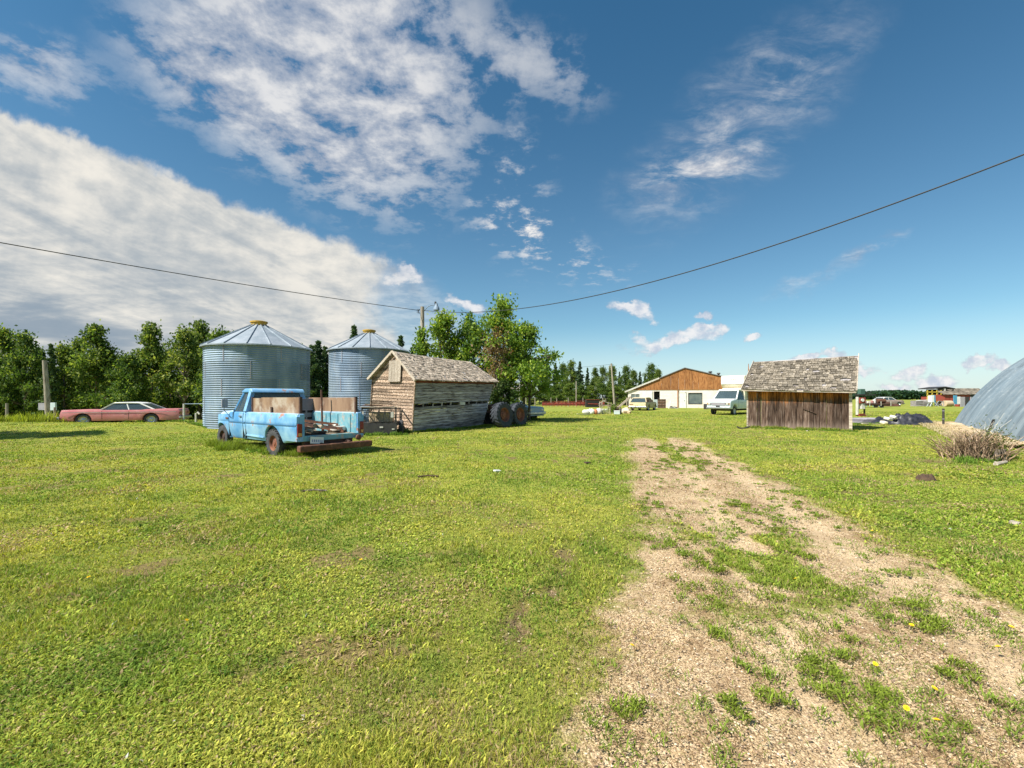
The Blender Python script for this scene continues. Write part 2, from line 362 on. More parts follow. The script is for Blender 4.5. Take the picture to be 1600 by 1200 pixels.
# ================================================================ ground
def ground():
    def sp(n, a, lo, hi):
        t = np.linspace(math.asinh(lo/a), math.asinh(hi/a), n); return a*np.sinh(t)
    xs = sp(760, 1.6, -1500, 1500); ys = sp(640, 1.6, -300, 1800)
    XX, YY = np.meshgrid(xs, ys)
    Z_ = zg(XX, YY); dm, ru = dirt(XX, YY)
    nr = sstep(26, 12, np.hypot(XX, YY))
    rut = np.exp(-((XX-(.95+.285*YY))/.22)**2)+np.exp(-((XX-(2.15+.262*YY))/.25)**2)
    Z_ = Z_ - nr*(.008 + .02*dm + .02*rut*dm + .03*ru) + .012*nr*(fbm(XX*7, YY*7, 9, 3)-.5)
    V = np.stack([XX.ravel(), YY.ravel(), Z_.ravel()], 1)
    nx, ny = len(xs), len(ys)
    i = np.arange(nx-1)[None, :]+nx*np.arange(ny-1)[:, None]
    fc = np.stack([i, i+1, i+1+nx, i+nx], -1).reshape(-1, 4)
    m, g, b = new_mat('ground')
    P = g.node('ShaderNodeNewGeometry').outputs['Position']
    col = g.attr('col', 'Color'); dch = g.xyz(col)
    n1 = g.noise(P, .45, 5, .6); n2 = g.noise(P, 3.1, 6, .65); n3 = g.noise(P, 60., 3, .7); n4 = g.noise(P, .05, 4, .6)
    turf = g.mix(g.ss(n1, .35, .65), (.185, .24, .032), (.33, .32, .058))
    turf = g.mix(g.ss(n2, .45, .75), turf, (.11, .18, .022))
    turf = g.mix(g.m('MULTIPLY', g.ss(n4, .45, .7), .6), turf, (.26, .26, .05))
    turf = g.mix(g.m('MULTIPLY', g.ss(n3, .62, .8), .5), turf, (.17, .12, .05))
    soil = g.mix(g.ss(n3, .35, .65), (.10, .075, .03), (.26, .18, .085)); soil = g.mix(g.m('MULTIPLY', g.ss(n2, .5, .7), .5), soil, (.15, .19, .03))
    vn_ = g.node('ShaderNodeTexVoronoi'); g.put(vn_.inputs['Vector'], P); vn_.inputs['Scale'].default_value = 95.
    vn2 = g.node('ShaderNodeTexVoronoi'); g.put(vn2.inputs['Vector'], P); vn2.inputs['Scale'].default_value = 42.
    rs = g.xyz(vn_.outputs['Color'])[0]; rs2 = g.xyz(vn2.outputs['Color'])[1]
    gr = g.mix(rs, (.37, .25, .14), (.72, .545, .33))
    gr = g.mix(g.m('MULTIPLY', g.ss(rs2, .78, .97), .8), gr, (.74, .59, .39))
    gr = g.mix(g.m('MULTIPLY', g.ss(vn_.outputs['Distance'], .45, .75), .75), gr, (.14, .085, .045))
    gr = g.mix(g.m('MULTIPLY', g.ss(g.noise(P, 1.9, 8, .75), .47, .62), .62), gr, (.22, .135, .07))
    sxy = g.xyz(P); rx_ = g.m('SUBTRACT', sxy[0], g.m('MULTIPLY_ADD', sxy[1], .285, .95)); rl_ = g.m('SUBTRACT', sxy[0], g.m('MULTIPLY_ADD', sxy[1], .262, 2.15))
    rt2 = g.m('MAXIMUM', g.ss(g.m('ABSOLUTE', rx_), .30, .05), g.ss(g.m('ABSOLUTE', rl_), .32, .05))
    gr = g.mix(g.m('MULTIPLY', rt2, .38), gr, (.68, .52, .33))
    dmk = g.ss(g.m('ADD', dch[0], g.m('MULTIPLY', g.m('SUBTRACT', g.noise(P, 9., 7, .75), .5), 1.3)), .25, .70)
    c = g.mix(dmk, g.mix(dch[2], turf, soil), gr)
    c = g.mix(dch[1], c, (.09, .055, .03))
    g.put(b.inputs['Base Color'], c); b.inputs['Roughness'].default_value = .95; b.inputs['Specular IOR Level'].default_value = .15
    h = g.m('ADD', g.m('MULTIPLY', g.m('SUBTRACT', 1., vn_.outputs['Distance']), .5), n3)
    bump(g, h, .8, .012)
    soilm = np.maximum(sstep(8, 3, YY)*.30, 0)*sstep(-20, -2, YY); soilm = np.maximum(soilm, .9*sstep(.60, .70, fbm(XX*.9, YY*.9, 91, 4))*sstep(.5, .60, fbm(XX*4, YY*4, 92, 2))*sstep(30, 12, YY))
    cols = np.stack([dm.ravel(), ru.ravel(), soilm.ravel(), np.ones(dm.size)], 1)
    o = np_mesh('ground', V, fc, m, cols=cols, smooth=True); tag(o, kind='structure', label='mown farmyard ground with a worn gravel track')
    return o
ground()
# ---------------------------------------------------------------- blades
def m_blade(name, trans=.35):
    m, g, b = new_mat(name)
    c = g.attr('col', 'Color'); g.put(b.inputs['Base Color'], c); b.inputs['Roughness'].default_value = .7; b.inputs['Specular IOR Level'].default_value = .18
    t = g.node('ShaderNodeBsdfTranslucent'); g.put(t.inputs[0], g.mix(1., c, (1.15, 1.15, .55), 'MULTIPLY'))
    mx = g.node('ShaderNodeMixShader'); mx.inputs[0].default_value = trans
    o = m.node_tree.nodes['Material Output']
    g.l.new(b.outputs[0], mx.inputs[1]); g.l.new(t.outputs[0], mx.inputs[2]); g.l.new(mx.outputs[0], o.inputs[0]); return m
MBLADE = m_blade('grass_blade')
def blades(name, x, y, h, wd, lean, col, leafy, label, z0=None, m=None, parent=None, kind='stuff'):
    n = len(x); a = RNG.uniform(0, 2*pi, n); z = zg(x, y)-.004 if z0 is None else z0
    tw = RNG.uniform(0, 2*pi, n)
    dx, dy = np.cos(a), np.sin(a); sx, sy = np.cos(tw)*wd/2, np.sin(tw)*wd/2
    sx = np.where(leafy, -dy*wd/2, sx); sy = np.where(leafy, dx*wd/2, sy)
    V = np.empty((n, 5, 3))
    m1 = .5; lm = lean*.35
    V[:, 0] = np.stack([x-sx, y-sy, z], 1); V[:, 1] = np.stack([x+sx, y+sy, z], 1)
    mx_, my_, mz = x+dx*h*lm, y+dy*h*lm, z+h*.55
    k = np.where(leafy, 1.25, .85)
    V[:, 2] = np.stack([mx_+sx*k, my_+sy*k, mz], 1); V[:, 3] = np.stack([mx_-sx*k, my_-sy*k, mz], 1)
    V[:, 4] = np.stack([x+dx*h*lean, y+dy*h*lean, z+h*np.sqrt(np.clip(1-(lean*.55)**2, .1, 1))], 1)
    b = (np.arange(n)*5)[:, None]
    q = b+np.array([[0, 1, 2, 3]]); t = b+np.array([[3, 2, 4]])
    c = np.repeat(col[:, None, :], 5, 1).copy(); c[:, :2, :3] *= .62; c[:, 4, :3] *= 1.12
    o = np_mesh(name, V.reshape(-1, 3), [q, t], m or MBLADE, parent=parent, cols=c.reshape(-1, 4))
    return tag(o, kind=kind, label=label) if kind else o
def grass_cols(x, y, n):
    t = fbm(x*.5, y*.5, 61, 4); t2 = fbm(x*2.3+9, y*2.3, 71, 3); r = RNG.random(n)
    base = np.array([.26, .36, .045]); yel = np.array([.56, .52, .095]); dk = np.array([.10, .20, .026]); br = np.array([.46, .34, .18])
    f = np.clip(sstep(.36, .66, t)*.6+.12+.8*(r-.5), 0, 1)[:, None]
    c = base*(1-f)+yel*f
    f2 = (np.clip(sstep(.52, .72, t2)*.55+(RNG.random(n) < .12)*.8, 0, 1))[:, None]; c = c*(1-f2)+dk*f2
    f3 = ((RNG.random(n) < .085+.34*sstep(.56, .7, fbm(x*1.1, y*1.1, 81, 3)))*1.)[:, None]; c = c*(1-f3)+br*f3
    c = c*RNG.uniform(.6, 1.4, (n, 1)); wf = (RNG.random(n) < .0006)[:, None]; c = np.where(wf, np.array([.75, .73, .66]), c)
    return np.concatenate([c, np.ones((n, 1))], 1)
def grass(N):
    y = np.exp(math.log(1.35)+(math.log(46)-math.log(1.35))*RNG.random(N)**1.25); x = RNG.uniform(-1, 1, N)*(1.22*y+1.6)
    dm, ru = dirt(x, y)
    dens = (1-sstep(.12, .55, dm+.25*(RNG.random(N)-.5)))*(1-.85*ru)
    bare = sstep(.60, .72, fbm(x*.9, y*.9, 91, 4))*sstep(.5, .62, fbm(x*4, y*4, 92, 2))
    cl = fbm(x*14, y*14, 93, 2)
    dens = dens*(1-.75*bare)*(.75+.4*sstep(.3, .6, cl))
    keep = RNG.random(N) < dens; x, y = x[keep], y[keep]; n = len(x)
    patch = sstep(.42, .66, fbm(x*1.6, y*1.6, 94, 3))
    h = RNG.uniform(.014, .040, n)*(.75+.65*patch)*(1+.006*y)
    leafy = RNG.random(n) < (.12+.38*sstep(.5, .65, fbm(x*.8, y*.8, 95, 3)))*sstep(16, 6, y)
    h = np.where(leafy, h*.7, h)
    wd = np.maximum(.0028, .0013*y)*RNG.uniform(.7, 1.4, n); wd = np.where(leafy, wd*1.9+.002, wd)
    lean = np.where(leafy, RNG.uniform(.8, 1.6, n), RNG.uniform(.1, 1.2, n))
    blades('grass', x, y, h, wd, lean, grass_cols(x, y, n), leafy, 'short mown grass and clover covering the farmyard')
grass(1000000)

def dry(N=260000):
    y = np.exp(RNG.uniform(math.log(1.35), math.log(20), N)); x = RNG.uniform(-1, 1, N)*(1.22*y+1.2); dm, ru = dirt(x, y)
    pt = fbm(x*1.7, y*1.7, 101, 4); k = RNG.random(N) < sstep(.08, .4, dm)*(.35+1.1*sstep(.42, .62, pt)); x, y, pt = x[k], y[k], pt[k]; n = len(x)
    gr_ = (RNG.random(n) < .12+.55*sstep(.50, .64, fbm(x*2.6, y*2.6, 103, 4)))[:, None]
    c = np.where(gr_, np.array([.20, .29, .04]), np.where(RNG.random((n, 1)) < .45, np.array([.56, .42, .24]), np.array([.27, .17, .085])))*RNG.uniform(.7, 1.3, (n, 1))
    blades('dry_grass', x, y, RNG.uniform(.010, .030, n)*(1+.01*y), np.maximum(.003, .0013*y)*RNG.uniform(.7, 1.4, n), RNG.uniform(.9, 1.75, n), np.concatenate([c, np.ones((n, 1))], 1), np.zeros(n, bool), 'thin dry and green grass growing through the track')
dry()
# ================================================================ materials
GALV = M_plain('galvanised_steel', (.15, .215, .295), (.26, .325, .395), rough=.68, metal=.22, scale=1.6, stretch=(1, 1, .25), bmp=.04, tone=.32, spec=.35, c3=(.26, .30, .34), t3=(.52, .75), s3=1.2)
GALVROOF = M_plain('galvanised_roof', (.27, .32, .36), (.38, .42, .46), rough=.55, metal=.35, scale=2., bmp=.03, tone=.12)
QUON = M_plain('quonset_steel', (.19, .25, .29), (.29, .345, .375), rough=.5, metal=.5, scale=1.3, stretch=(3, 1, 1), bmp=.04, tone=.22, c3=(.42, .46, .46), t3=(.55, .75), s3=2.2)
YCAP = M_plain('yellow_paint', (.55, .36, .03), (.40, .22, .03), rough=.6, scale=6)
def m_wood(name, axis, dark, mid, light, tone=.35, orange=None, oz=None, pale=None, pz=None, sc=3., rough=.9, knots=True):
    """weathered boards: grain along axis; optional unbleached band above oz, mud/bleached band below pz (object z)"""
    m, g, b = new_mat(name)
    co = g.node('ShaderNodeTexCoord').outputs['Object']
    t = g.attr('tone')
    off = g.vm('ADD', co, g.comb(g.m('MULTIPLY', t, 37.), g.m('MULTIPLY', t, 91.), g.m('MULTIPLY', t, 53.)))
    s = {'x': (.5, 7, 7), 'y': (7, .5, 7), 'z': (7, 7, .5)}[axis]
    gr = g.noise(g.map(off, sc=s), sc, 8, .68, .3); big = g.noise(off, 1.1, 5, .6)
    col = g.mix(g.ss(gr, .38, .5), dark, mid); col = g.mix(g.ss(gr, .5, .68), col, light)
    col = g.mix(g.m('MULTIPLY', g.ss(big, .55, .75), .6), col, dark)
    if orange:
        zc = g.xyz(co)[2]
        f = g.ss(g.m('ADD', zc, g.m('MULTIPLY', g.m('SUBTRACT', g.noise(g.map(off, sc=(6, 6, 1)), 1.5, 5, .6), .5), 1.1)), oz[0], oz[1])
        col = g.mix(f, col, g.mix(g.ss(gr, .4, .62), tuple(v*.28 for v in orange), orange))
    if pale:
        zc = g.xyz(co)[2]
        f = g.ss(g.m('ADD', zc, g.m('MULTIPLY', g.m('SUBTRACT', g.noise(g.map(off, sc=(7, 7, 1)), 1.5, 5, .6), .5), .8)), pz[1], pz[0])
        col = g.mix(g.m('MULTIPLY', f, .75), col, pale)
    k = g.m('ADD', g.m('MULTIPLY', t, 2*tone), 1-tone); col = g.mix(1., col, g.comb(k, k, k), 'MULTIPLY')
    g.put(b.inputs['Base Color'], col); b.inputs['Roughness'].default_value = rough; b.inputs['Specular IOR Level'].default_value = .2
    bump(g, gr, .6, .012); return m
WOOD_SUN = m_wood('weathered_siding', 'x', (.07, .042, .028), (.27, .19, .13), (.58, .47, .38), .52)
WOOD_GREY = m_wood('grey_siding', 'x', (.085, .065, .06), (.36, .33, .325), (.60, .57, .56), .40)
WOOD_RED = m_wood('red_brown_board', 'x', (.06, .015, .008), (.17, .05, .025), (.26, .13, .08), .3)
SHED_V = m_wood('shed_boards', 'z', (.024, .014, .010), (.090, .056, .040), (.215, .16, .13), .45, orange=(.50, .18, .04), oz=(1.2, 1.65), pale=(.34, .25, .20), pz=(-.1, .5))
BARN_V = m_wood('barn_boards', 'z', (.12, .045, .018), (.33, .14, .05), (.46, .24, .10), .25)
SHIN_L = m_wood('pale_shingles', 'z', (.17, .125, .09), (.42, .345, .27), (.62, .55, .46), .45)
SHIN_M = m_wood('mossy_shingles', 'z', (.09, .072, .05), (.20, .17, .13), (.35, .31, .265), .48)
PLANK = m_wood('pale_plank', 'x', (.25, .19, .14), (.42, .36, .29), (.56, .50, .43), .3)
PLY = M_plain('plywood', (.33, .215, .13), (.17, .095, .055), rough=.8, scale=2.2, stretch=(1, 1, .35), bmp=.1, c3=(.38, .31, .24), t3=(.5, .66), s3=2.)
POLE = m_wood('pole_wood', 'z', (.16, .125, .09), (.32, .28, .22), (.44, .40, .34), .1)
BARK = m_wood('bark', 'z', (.05, .038, .028), (.14, .11, .085), (.24, .21, .18), .2)
RUST = M_plain('rusty_steel', (.165, .066, .032), (.07, .034, .024), rough=.85, scale=9, bmp=.3, tone=.3, c3=(.24, .11, .055))
DRUST = M_plain('dark_rust', (.10, .045, .03), (.045, .028, .022), rough=.85, scale=9, bmp=.3, tone=.3)
BLACK = M_plain('black_steel', (.025, .025, .028), (.05, .045, .04), rough=.6, scale=9)
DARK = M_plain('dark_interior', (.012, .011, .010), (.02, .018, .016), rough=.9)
RUBBER = M_plain('old_rubber', (.030, .032, .036), (.075, .075, .078), rough=.85, scale=7, bmp=.2)
TRUBBER = M_plain('tractor_rubber', (.018, .023, .032), (.045, .053, .066), rough=.8, scale=5, bmp=.2)
CHROME = M_plain('dull_chrome', (.55, .56, .58), (.35, .36, .38), rough=.3, metal=.9, scale=8, bmp=.05)
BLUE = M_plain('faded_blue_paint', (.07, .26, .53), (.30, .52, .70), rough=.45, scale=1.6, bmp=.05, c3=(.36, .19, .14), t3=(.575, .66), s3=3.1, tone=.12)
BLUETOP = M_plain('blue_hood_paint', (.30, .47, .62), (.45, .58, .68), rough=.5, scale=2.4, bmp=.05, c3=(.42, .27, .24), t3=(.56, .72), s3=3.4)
TEAL = M_plain('bed_blue_paint', (.10, .30, .38), (.22, .42, .46), rough=.6, scale=5, bmp=.1, c3=(.45, .36, .28), t3=(.52, .68), s3=6)
PINK = M_plain('faded_pink_paint', (.56, .17, .18), (.64, .26, .26), rough=.38, scale=2., bmp=.03, c3=(.45, .22, .18), t3=(.6, .8), s3=3., coat=.2)
WHITEP = M_plain('white_paint', (.78, .79, .77), (.66, .66, .62), rough=.4, scale=3., bmp=.03)
OFFW = M_plain('aged_white', (.66, .64, .58), (.46, .43, .38), rough=.7, scale=3., bmp=.05)
VANBLUE = M_plain('pale_blue_white_paint', (.50, .60, .62), (.62, .68, .68), rough=.4, scale=3., bmp=.03)
CREAM = M_plain('cream_fibreglass', (.80, .74, .58), (.72, .62, .44), rough=.5, scale=2., bmp=.03)
WAGON = M_plain('olive_gold_paint', (.30, .26, .13), (.40, .35, .20), rough=.5, scale=3., bmp=.03, c3=(.22, .12, .06), t3=(.6, .75))
WAGONR = M_plain('pale_yellow_paint', (.62, .50, .28), (.66, .56, .36), rough=.5, scale=4., bmp=.03)
JBLUE = M_plain('pale_blue_car_paint', (.33, .45, .52), (.45, .52, .55), rough=.45, scale=3., bmp=.03, c3=(.35, .16, .10), t3=(.55, .72))
JRED = M_plain('faded_red_paint', (.36, .14, .12), (.42, .24, .21), rough=.5, scale=3., bmp=.03)
RED = M_plain('red_farm_paint', (.33, .045, .03), (.22, .05, .035), rough=.7, scale=4., tone=.25, c3=(.16, .07, .04), t3=(.5, .7))
YEL = M_plain('farm_yellow', (.62, .47, .05), (.45, .36, .06), rough=.6, scale=4.)
CYAN = M_plain('blue_panel_paint', (.05, .26, .42), (.09, .34, .48), rough=.5, scale=4.)
GREEN = M_plain('dark_green_paint', (.04, .10, .08), (.07, .14, .11), rough=.6, scale=4.)
TIRERED = M_plain('rusty_rim', (.27, .095, .05), (.13, .055, .038), rough=.8, scale=6., bmp=.2)
REDLENS = M_plain('red_lens', (.22, .01, .01), (.15, .01, .01), rough=.2, scale=4., bmp=0)
AMBER = M_plain('amber_lens', (.55, .25, .08), (.5, .3, .1), rough=.25, scale=4., bmp=0)
TARP = M_plain('black_plastic', (.010, .011, .015), (.045, .045, .058), rough=.42, scale=5., bmp=.5, bdist=.03)
GREYM = M_plain('grey_sheet', (.27, .26, .29), (.36, .34, .37), rough=.7, scale=4., stretch=(1, 6, 1), tone=.2)
STRAW = M_plain('straw_dirt', (.62, .49, .33), (.40, .29, .18), rough=.95, scale=12., bmp=.6)
SOIL = M_plain('dark_soil', (.10, .06, .035), (.05, .03, .02), rough=.95, scale=20., bmp=.8)
WIRE = M_plain('wire', (.02, .02, .022), rough=.6, bmp=0)
def m_glass(name, tint, mixf=.35):
    m, g, b = new_mat(name); o = m.node_tree.nodes['Material Output']
    b.inputs['Base Color'].default_value = (*tint, 1); b.inputs['Roughness'].default_value = .08; b.inputs['Specular IOR Level'].default_value = .8
    t = g.node('ShaderNodeBsdfTransparent'); t.inputs[0].default_value = (.62, .70, .72, 1)
    mx = g.node('ShaderNodeMixShader'); mx.inputs[0].default_value = mixf
    g.l.new(t.outputs[0], mx.inputs[1]); g.l.new(b.outputs[0], mx.inputs[2]); g.l.new(mx.outputs[0], o.inputs[0]); return m
GLASS = m_glass('window_glass', (.10, .14, .16), .42)
DGLASS = M_plain('dark_window_glass', (.10, .13, .14), (.16, .19, .18), rough=.12, scale=1.5, bmp=0, spec=.8)
def m_blocks():
    m, g, b = new_mat('painted_block_wall'); co = g.node('ShaderNodeTexCoord').outputs['Object']
    br = g.node('ShaderNodeTexBrick'); x, y, z = g.xyz(co); g.put(br.inputs['Vector'], g.comb(x, z, 0.)); br.inputs['Scale'].default_value = 1.
    br.inputs['Brick Width'].default_value = .42; br.inputs['Row Height'].default_value = .21; br.inputs['Mortar Size'].default_value = .008
    br.inputs['Color1'].default_value = (.76, .68, .60, 1); br.inputs['Color2'].default_value = (.82, .75, .68, 1); br.inputs['Mortar'].default_value = (.55, .45, .38, 1)
    n = g.noise(co, 1.2, 6, .65); c = g.mix(g.ss(n, .5, .7), br.outputs[0], (.68, .54, .44)); c = g.mix(g.m('MULTIPLY', g.ss(g.noise(co, .8, 4), .5, .7), .6), c, (.75, .72, .70))
    g.put(b.inputs['Base Color'], c); b.inputs['Roughness'].default_value = .85; bump(g, n, .1); return m
BLOCK = m_blocks()
def lerp3(a, b, t): return tuple(a[i]+(b[i]-a[i])*t for i in range(3))
def rnd(a, b): return random.uniform(a, b)
# ================================================================ grain bins
def grain_bin(cx, cy, r, zb, hw, hr, rot, label, lab_cap):
    t = empty('grain_bin', (cx, cy, zb), rot, label, 'grain bin', 'corrugated steel grain bins')
    n = 108; pitch = .105; sub = 6; rows = int(hw/pitch*sub)
    zs = np.linspace(0, hw, rows+1); rr = r+.016*np.sin(zs/pitch*2*pi)
    ang = np.linspace(0, 2*pi, n, endpoint=False)
    V = np.stack([(rr[:, None]*np.cos(ang)).ravel(), (rr[:, None]*np.sin(ang)).ravel(), np.repeat(zs, n)], 1)
    i = np.arange(rows)[:, None]*n+np.arange(n)[None, :]; j = np.arange(rows)[:, None]*n+(np.arange(n)[None, :]+1) % n
    fc = np.stack([i, j, j+n, i+n], -1).reshape(-1, 4)
    ri = (np.arange(rows)/rows*5).astype(int); tones = RNG.uniform(.2, .9, (5, 12)); tn = tones[np.repeat(ri, n), np.tile((np.arange(n)//9), rows)]
    o = np_mesh('wall', V, fc, GALV, parent=t, tone=tn, smooth=True)
    for k in range(5):
        for q in range(12):
            if (q+k) % 2: continue
            a = 2*pi*(q*9)/n+.02*k; z0, z1 = hw*k/5, hw*(k+1)/5
            pr = [(r+.018)]; p = Vector((cos(a), sin(a), 0)); s_ = Vector((-sin(a), cos(a), 0))
            sm = MB(); sm.box((p.x*(r+.017), p.y*(r+.017), (z0+z1)/2), (.012, .03, z1-z0-.01), (0, 0, a)); sm.build('lap_seam', GREYM, t)
    nr = 16; rf = MB()
    ro = r+.13; ri_ = .36
    for q in range(nr):
        a0, a1 = 2*pi*q/nr, 2*pi*(q+1)/nr; m_ = 5
        for k in range(m_):
            b0, b1 = a0+(a1-a0)*k/m_, a0+(a1-a0)*(k+1)/m_
            o_ = lambda R_, b, z: (R_*cos(b), R_*sin(b), z)
            rf.add([o_(ro, b0, hw-.02), o_(ro, b1, hw-.02), o_(ri_, b1, hw+hr), o_(ri_, b0, hw+hr)], [(0, 1, 2, 3)], tone=.3+.4*((q*7) % 5)/5)
    rf.lathe([(ro+.01, hw-.08), (ro+.012, hw-.015), (r-.02, hw-.03)], 80)
    rf.build('roof', GALVROOF, t)
    rb = MB()
    for q in range(nr):
        a = 2*pi*q/nr; rb.bar((ro*cos(a), ro*sin(a), hw+.005), (ri_*cos(a), ri_*sin(a), hw+hr+.025), .035, .06)
    rb.build('roof_rib', GALVROOF, t)
    c = MB(); c.lathe([(.37, hw+hr-.05), (.37, hw+hr+.14), (.42, hw+hr+.15), (.42, hw+hr+.22), (.30, hw+hr+.25), (0, hw+hr+.27)], 28)
    c.build('roof_cap', YCAP, t, smooth=True, auto=40)
    b = MB(); b.lathe([(r+.03, -.2), (r+.03, .05), (r-.05, .06)], 60); b.build('base_ring', GALV, t)
    return t
grain_bin(-13.4, 24.4, 2.47, G0(-13.4, 23)-.12, 4.22, 1.2, .3, 'large corrugated steel grain bin with yellow roof cap behind the blue pickup', '')
grain_bin(-9.36, 30.2, 2.47, .12, 4.45, 1.15, 1.1, 'corrugated steel grain bin with yellow cap partly hidden by the leaning granary', '')
# ================================================================ leaning granary
def granary():
    N0 = Vector((-4.35, 20.0, -.10)); F0 = Vector((-1.54, 24.4, .10)); L0 = Vector((-6.62, 21.45, .0)); B0 = F0+(L0-N0)
    N1 = Vector((-4.19, 20.0, 2.40)); F1 = Vector((-.99, 24.5, 2.46)); L1 = Vector((-6.44, 21.42, 2.50)); B1 = F1+(L1-N1)
    O = Vector((-4.35, 20.0, -.05)); yaw = atan2(F0.y-N0.y, F0.x-N0.x)
    t = empty('granary', O, yaw, 'old weathered wooden granary leaning to the right with grey shingled roof', 'granary')
    R = Matrix.Rotation(-yaw, 3, 'Z'); T = lambda p: R @ (p-O)
    N0, F0, L0, B0, N1, F1, L1, B1 = map(T, (N0, F0, L0, B0, N1, F1, L1, B1))
    P1 = (N1+L1)/2+Vector((.10, 0, 1.12)); P2 = (F1+B1)/2+Vector((-.42, 0, .92))
    def wall(mb, a0, b0, a1, b1, n, skip=(), gap=.012, th=.03, jit=.01, sag=0):
        nrm = (b0-a0).cross(a1-a0).normalized()
        for k in range(n):
            if k in skip: continue
            v0, v1 = k/n, (k+1)/n
            cuts = [0, 1] if rt() < .4 else [0, rnd(.25, .75), 1]
            for c in range(len(cuts)-1):
                u0, u1 = cuts[c], cuts[c+1]
                q = [a0.lerp(b0, u).lerp(a1.lerp(b1, u), v) for u, v in ((u0, v0), (u1, v0), (u1, v1), (u0, v1))]
                H = (q[3]-q[0]).length; up = (q[3]-q[0]).normalized(); dd = (q[1]-q[0]).normalized()
                j0 = rnd(0, jit); j1 = rnd(0, jit)
                q[0] += up*(gap+rnd(0, .006)); q[1] += up*(gap+rnd(0, .006)); q[0] += dd*.003; q[3] += dd*.003; q[1] -= dd*.003; q[2] -= dd*.003
                mb.hexa([q[0]-nrm*(th-j0), q[1]-nrm*(th-j1), q[1]+nrm*(j1+.014), q[0]+nrm*(j0+.014)],
                        [q[3]-nrm*(th-j0+.008), q[2]-nrm*(th-j1+.008), q[2]+nrm*(j1-.012), q[3]+nrm*(j0-.012)], rt())
    w1 = MB(); wall(w1, N0, F0, N1-Vector((0, 0, .24)), F1-Vector((0, 0, .22)), 17, skip=(9,)); 
    o1 = w1.build('side_wall', WOOD_GREY, t)
    tp = MB(); wall(tp, N1-Vector((0, 0, .24)), F1-Vector((0, 0, .22)), N1, F1, 2); tp.build('top_board', WOOD_RED, t)
    # strips closing the slot row
    for u in (.0, .11, .225, .335, .45, .565, .70, .815, .90, .985):
        a = N0.lerp(F0, u).lerp((N1-Vector((0, 0, .24))).lerp(F1-Vector((0, 0, .22)), u), 9/17); b_ = N0.lerp(F0, u).lerp((N1-Vector((0, 0, .24))).lerp(F1-Vector((0, 0, .22)), u), 10/17)
        sl_ = MB(); sl_.bar(a+Vector((0, .035, -.03)), b_+Vector((0, .035, .03)), .07, .03, rt()); sl_.build('slot_stud', WOOD_GREY, t)
    u = .60; a = N0.lerp(F0, u).lerp((N1-Vector((0, 0, .24))).lerp(F1-Vector((0, 0, .22)), u), 9/17); b_ = N0.lerp(F0, u).lerp((N1-Vector((0, 0, .24))).lerp(F1-Vector((0, 0, .22)), u), 10/17)
    pb = MB(); pb.bar(a+Vector((0, -.02, .0)), b_+Vector((0, -.02, .01)), .02, .02); 
    pb = MB(); c_ = (a+b_)/2; pb.box((c_.x, c_.y-.012, c_.z), (.40, .02, .145), (0, .03, 0)); pb.build('patch_board', OFFW, t)
    g1 = MB(); wall(g1, L0, N0, L1, N1, 18)
    nn = 8                                                      # gable triangle boards
    for k in range(nn):
        v0, v1 = k/nn, (k+1)/nn
        a, b_, c_, d_ = L1.lerp(P1, v0), N1.lerp(P1, v0), N1.lerp(P1, v1), L1.lerp(P1, v1)
        nr = Vector((-1, 0, 0)); j = rnd(0, .012)
        g1.hexa([a+nr*j+Vector((0,0,.008)), b_+nr*j+Vector((0,0,.008)), b_-nr*.03, a-nr*.03], [d_+nr*j, c_+nr*j, c_-nr*.03, d_-nr*.03], rt())
    g1.build('front_wall', WOOD_SUN, t)
    bk = MB(); wall(bk, F0, B0, F1, B1, 14); wall(bk, B0, L0, B1, L1, 16)
    bk.panel([F1, B1, P2], .03); bk.build('rear_wall', WOOD_GREY, t)
    cb = MB(); cb.bar(N0+Vector((-.02, -.02, 0)), N1+Vector((-.02, -.02, 0)), .055, .055, .7); cb.build('corner_board', WOOD_SUN, t); cb = MB(); cb.bar(L0+Vector((-.02, .02, 0)), L1+Vector((-.02, .02, 0)), .05, .05, .1)
    cb.build('corner_board', WOOD_SUN, t)
    fl = MB(); fl.panel([N0+Vector((.05,.05,.12)), F0+Vector((-.05,.05,.12)), B0+Vector((-.05,-.05,.12)), L0+Vector((.05,-.05,.12))], .06); fl.build('floor', WOOD_GREY, t)
    hp = MB()                                                   # grey plank hatch in the gable
    c0 = (L1+N1)/2+Vector((-.05, -.12, -.12)); 
    for k in range(4): hp.box((c0.x-.0+.03*0, c0.y+.28-.19*k, c0.z+.38), (.035, .18, .98-abs(k-1.5)*.02), (0, .06, 0), rt())
    hp.build('hatch', PLANK, t)
    # roof: two sagging planes of shingles
    ex = .18
    def roofside(e0, e1, r0, r1, name):
        along = (e1-e0).normalized(); out0 = (e0-r0).normalized()*.20; out1 = (e1-r1).normalized()*.20
        E0, E1 = e0-along*ex+out0, e1+along*ex+out1; R0, R1 = r0-along*ex, r1+along*.10
        sagf = lambda u, v: -.05*sin(pi*u)*(1-abs(v-.5))
        def Pt(u, v):
            p = E0.lerp(E1, u).lerp(R0.lerp(R1, u), v); return p+Vector((0, 0, sagf(u, v)+.02))
        bs = MB(); nu = 10
        for k in range(nu):
            for j in range(3):
                bs.panel([Pt(k/nu, j/3), Pt((k+1)/nu, j/3), Pt((k+1)/nu, (j+1)/3), Pt(k/nu, (j+1)/3)], .02)
        bs.build('roof_deck', WOOD_GREY, t)
        sh = MB(); rows = 13; nrm = (E1-E0).cross(R0-E0).normalized()
        if nrm.z < 0: nrm = -nrm
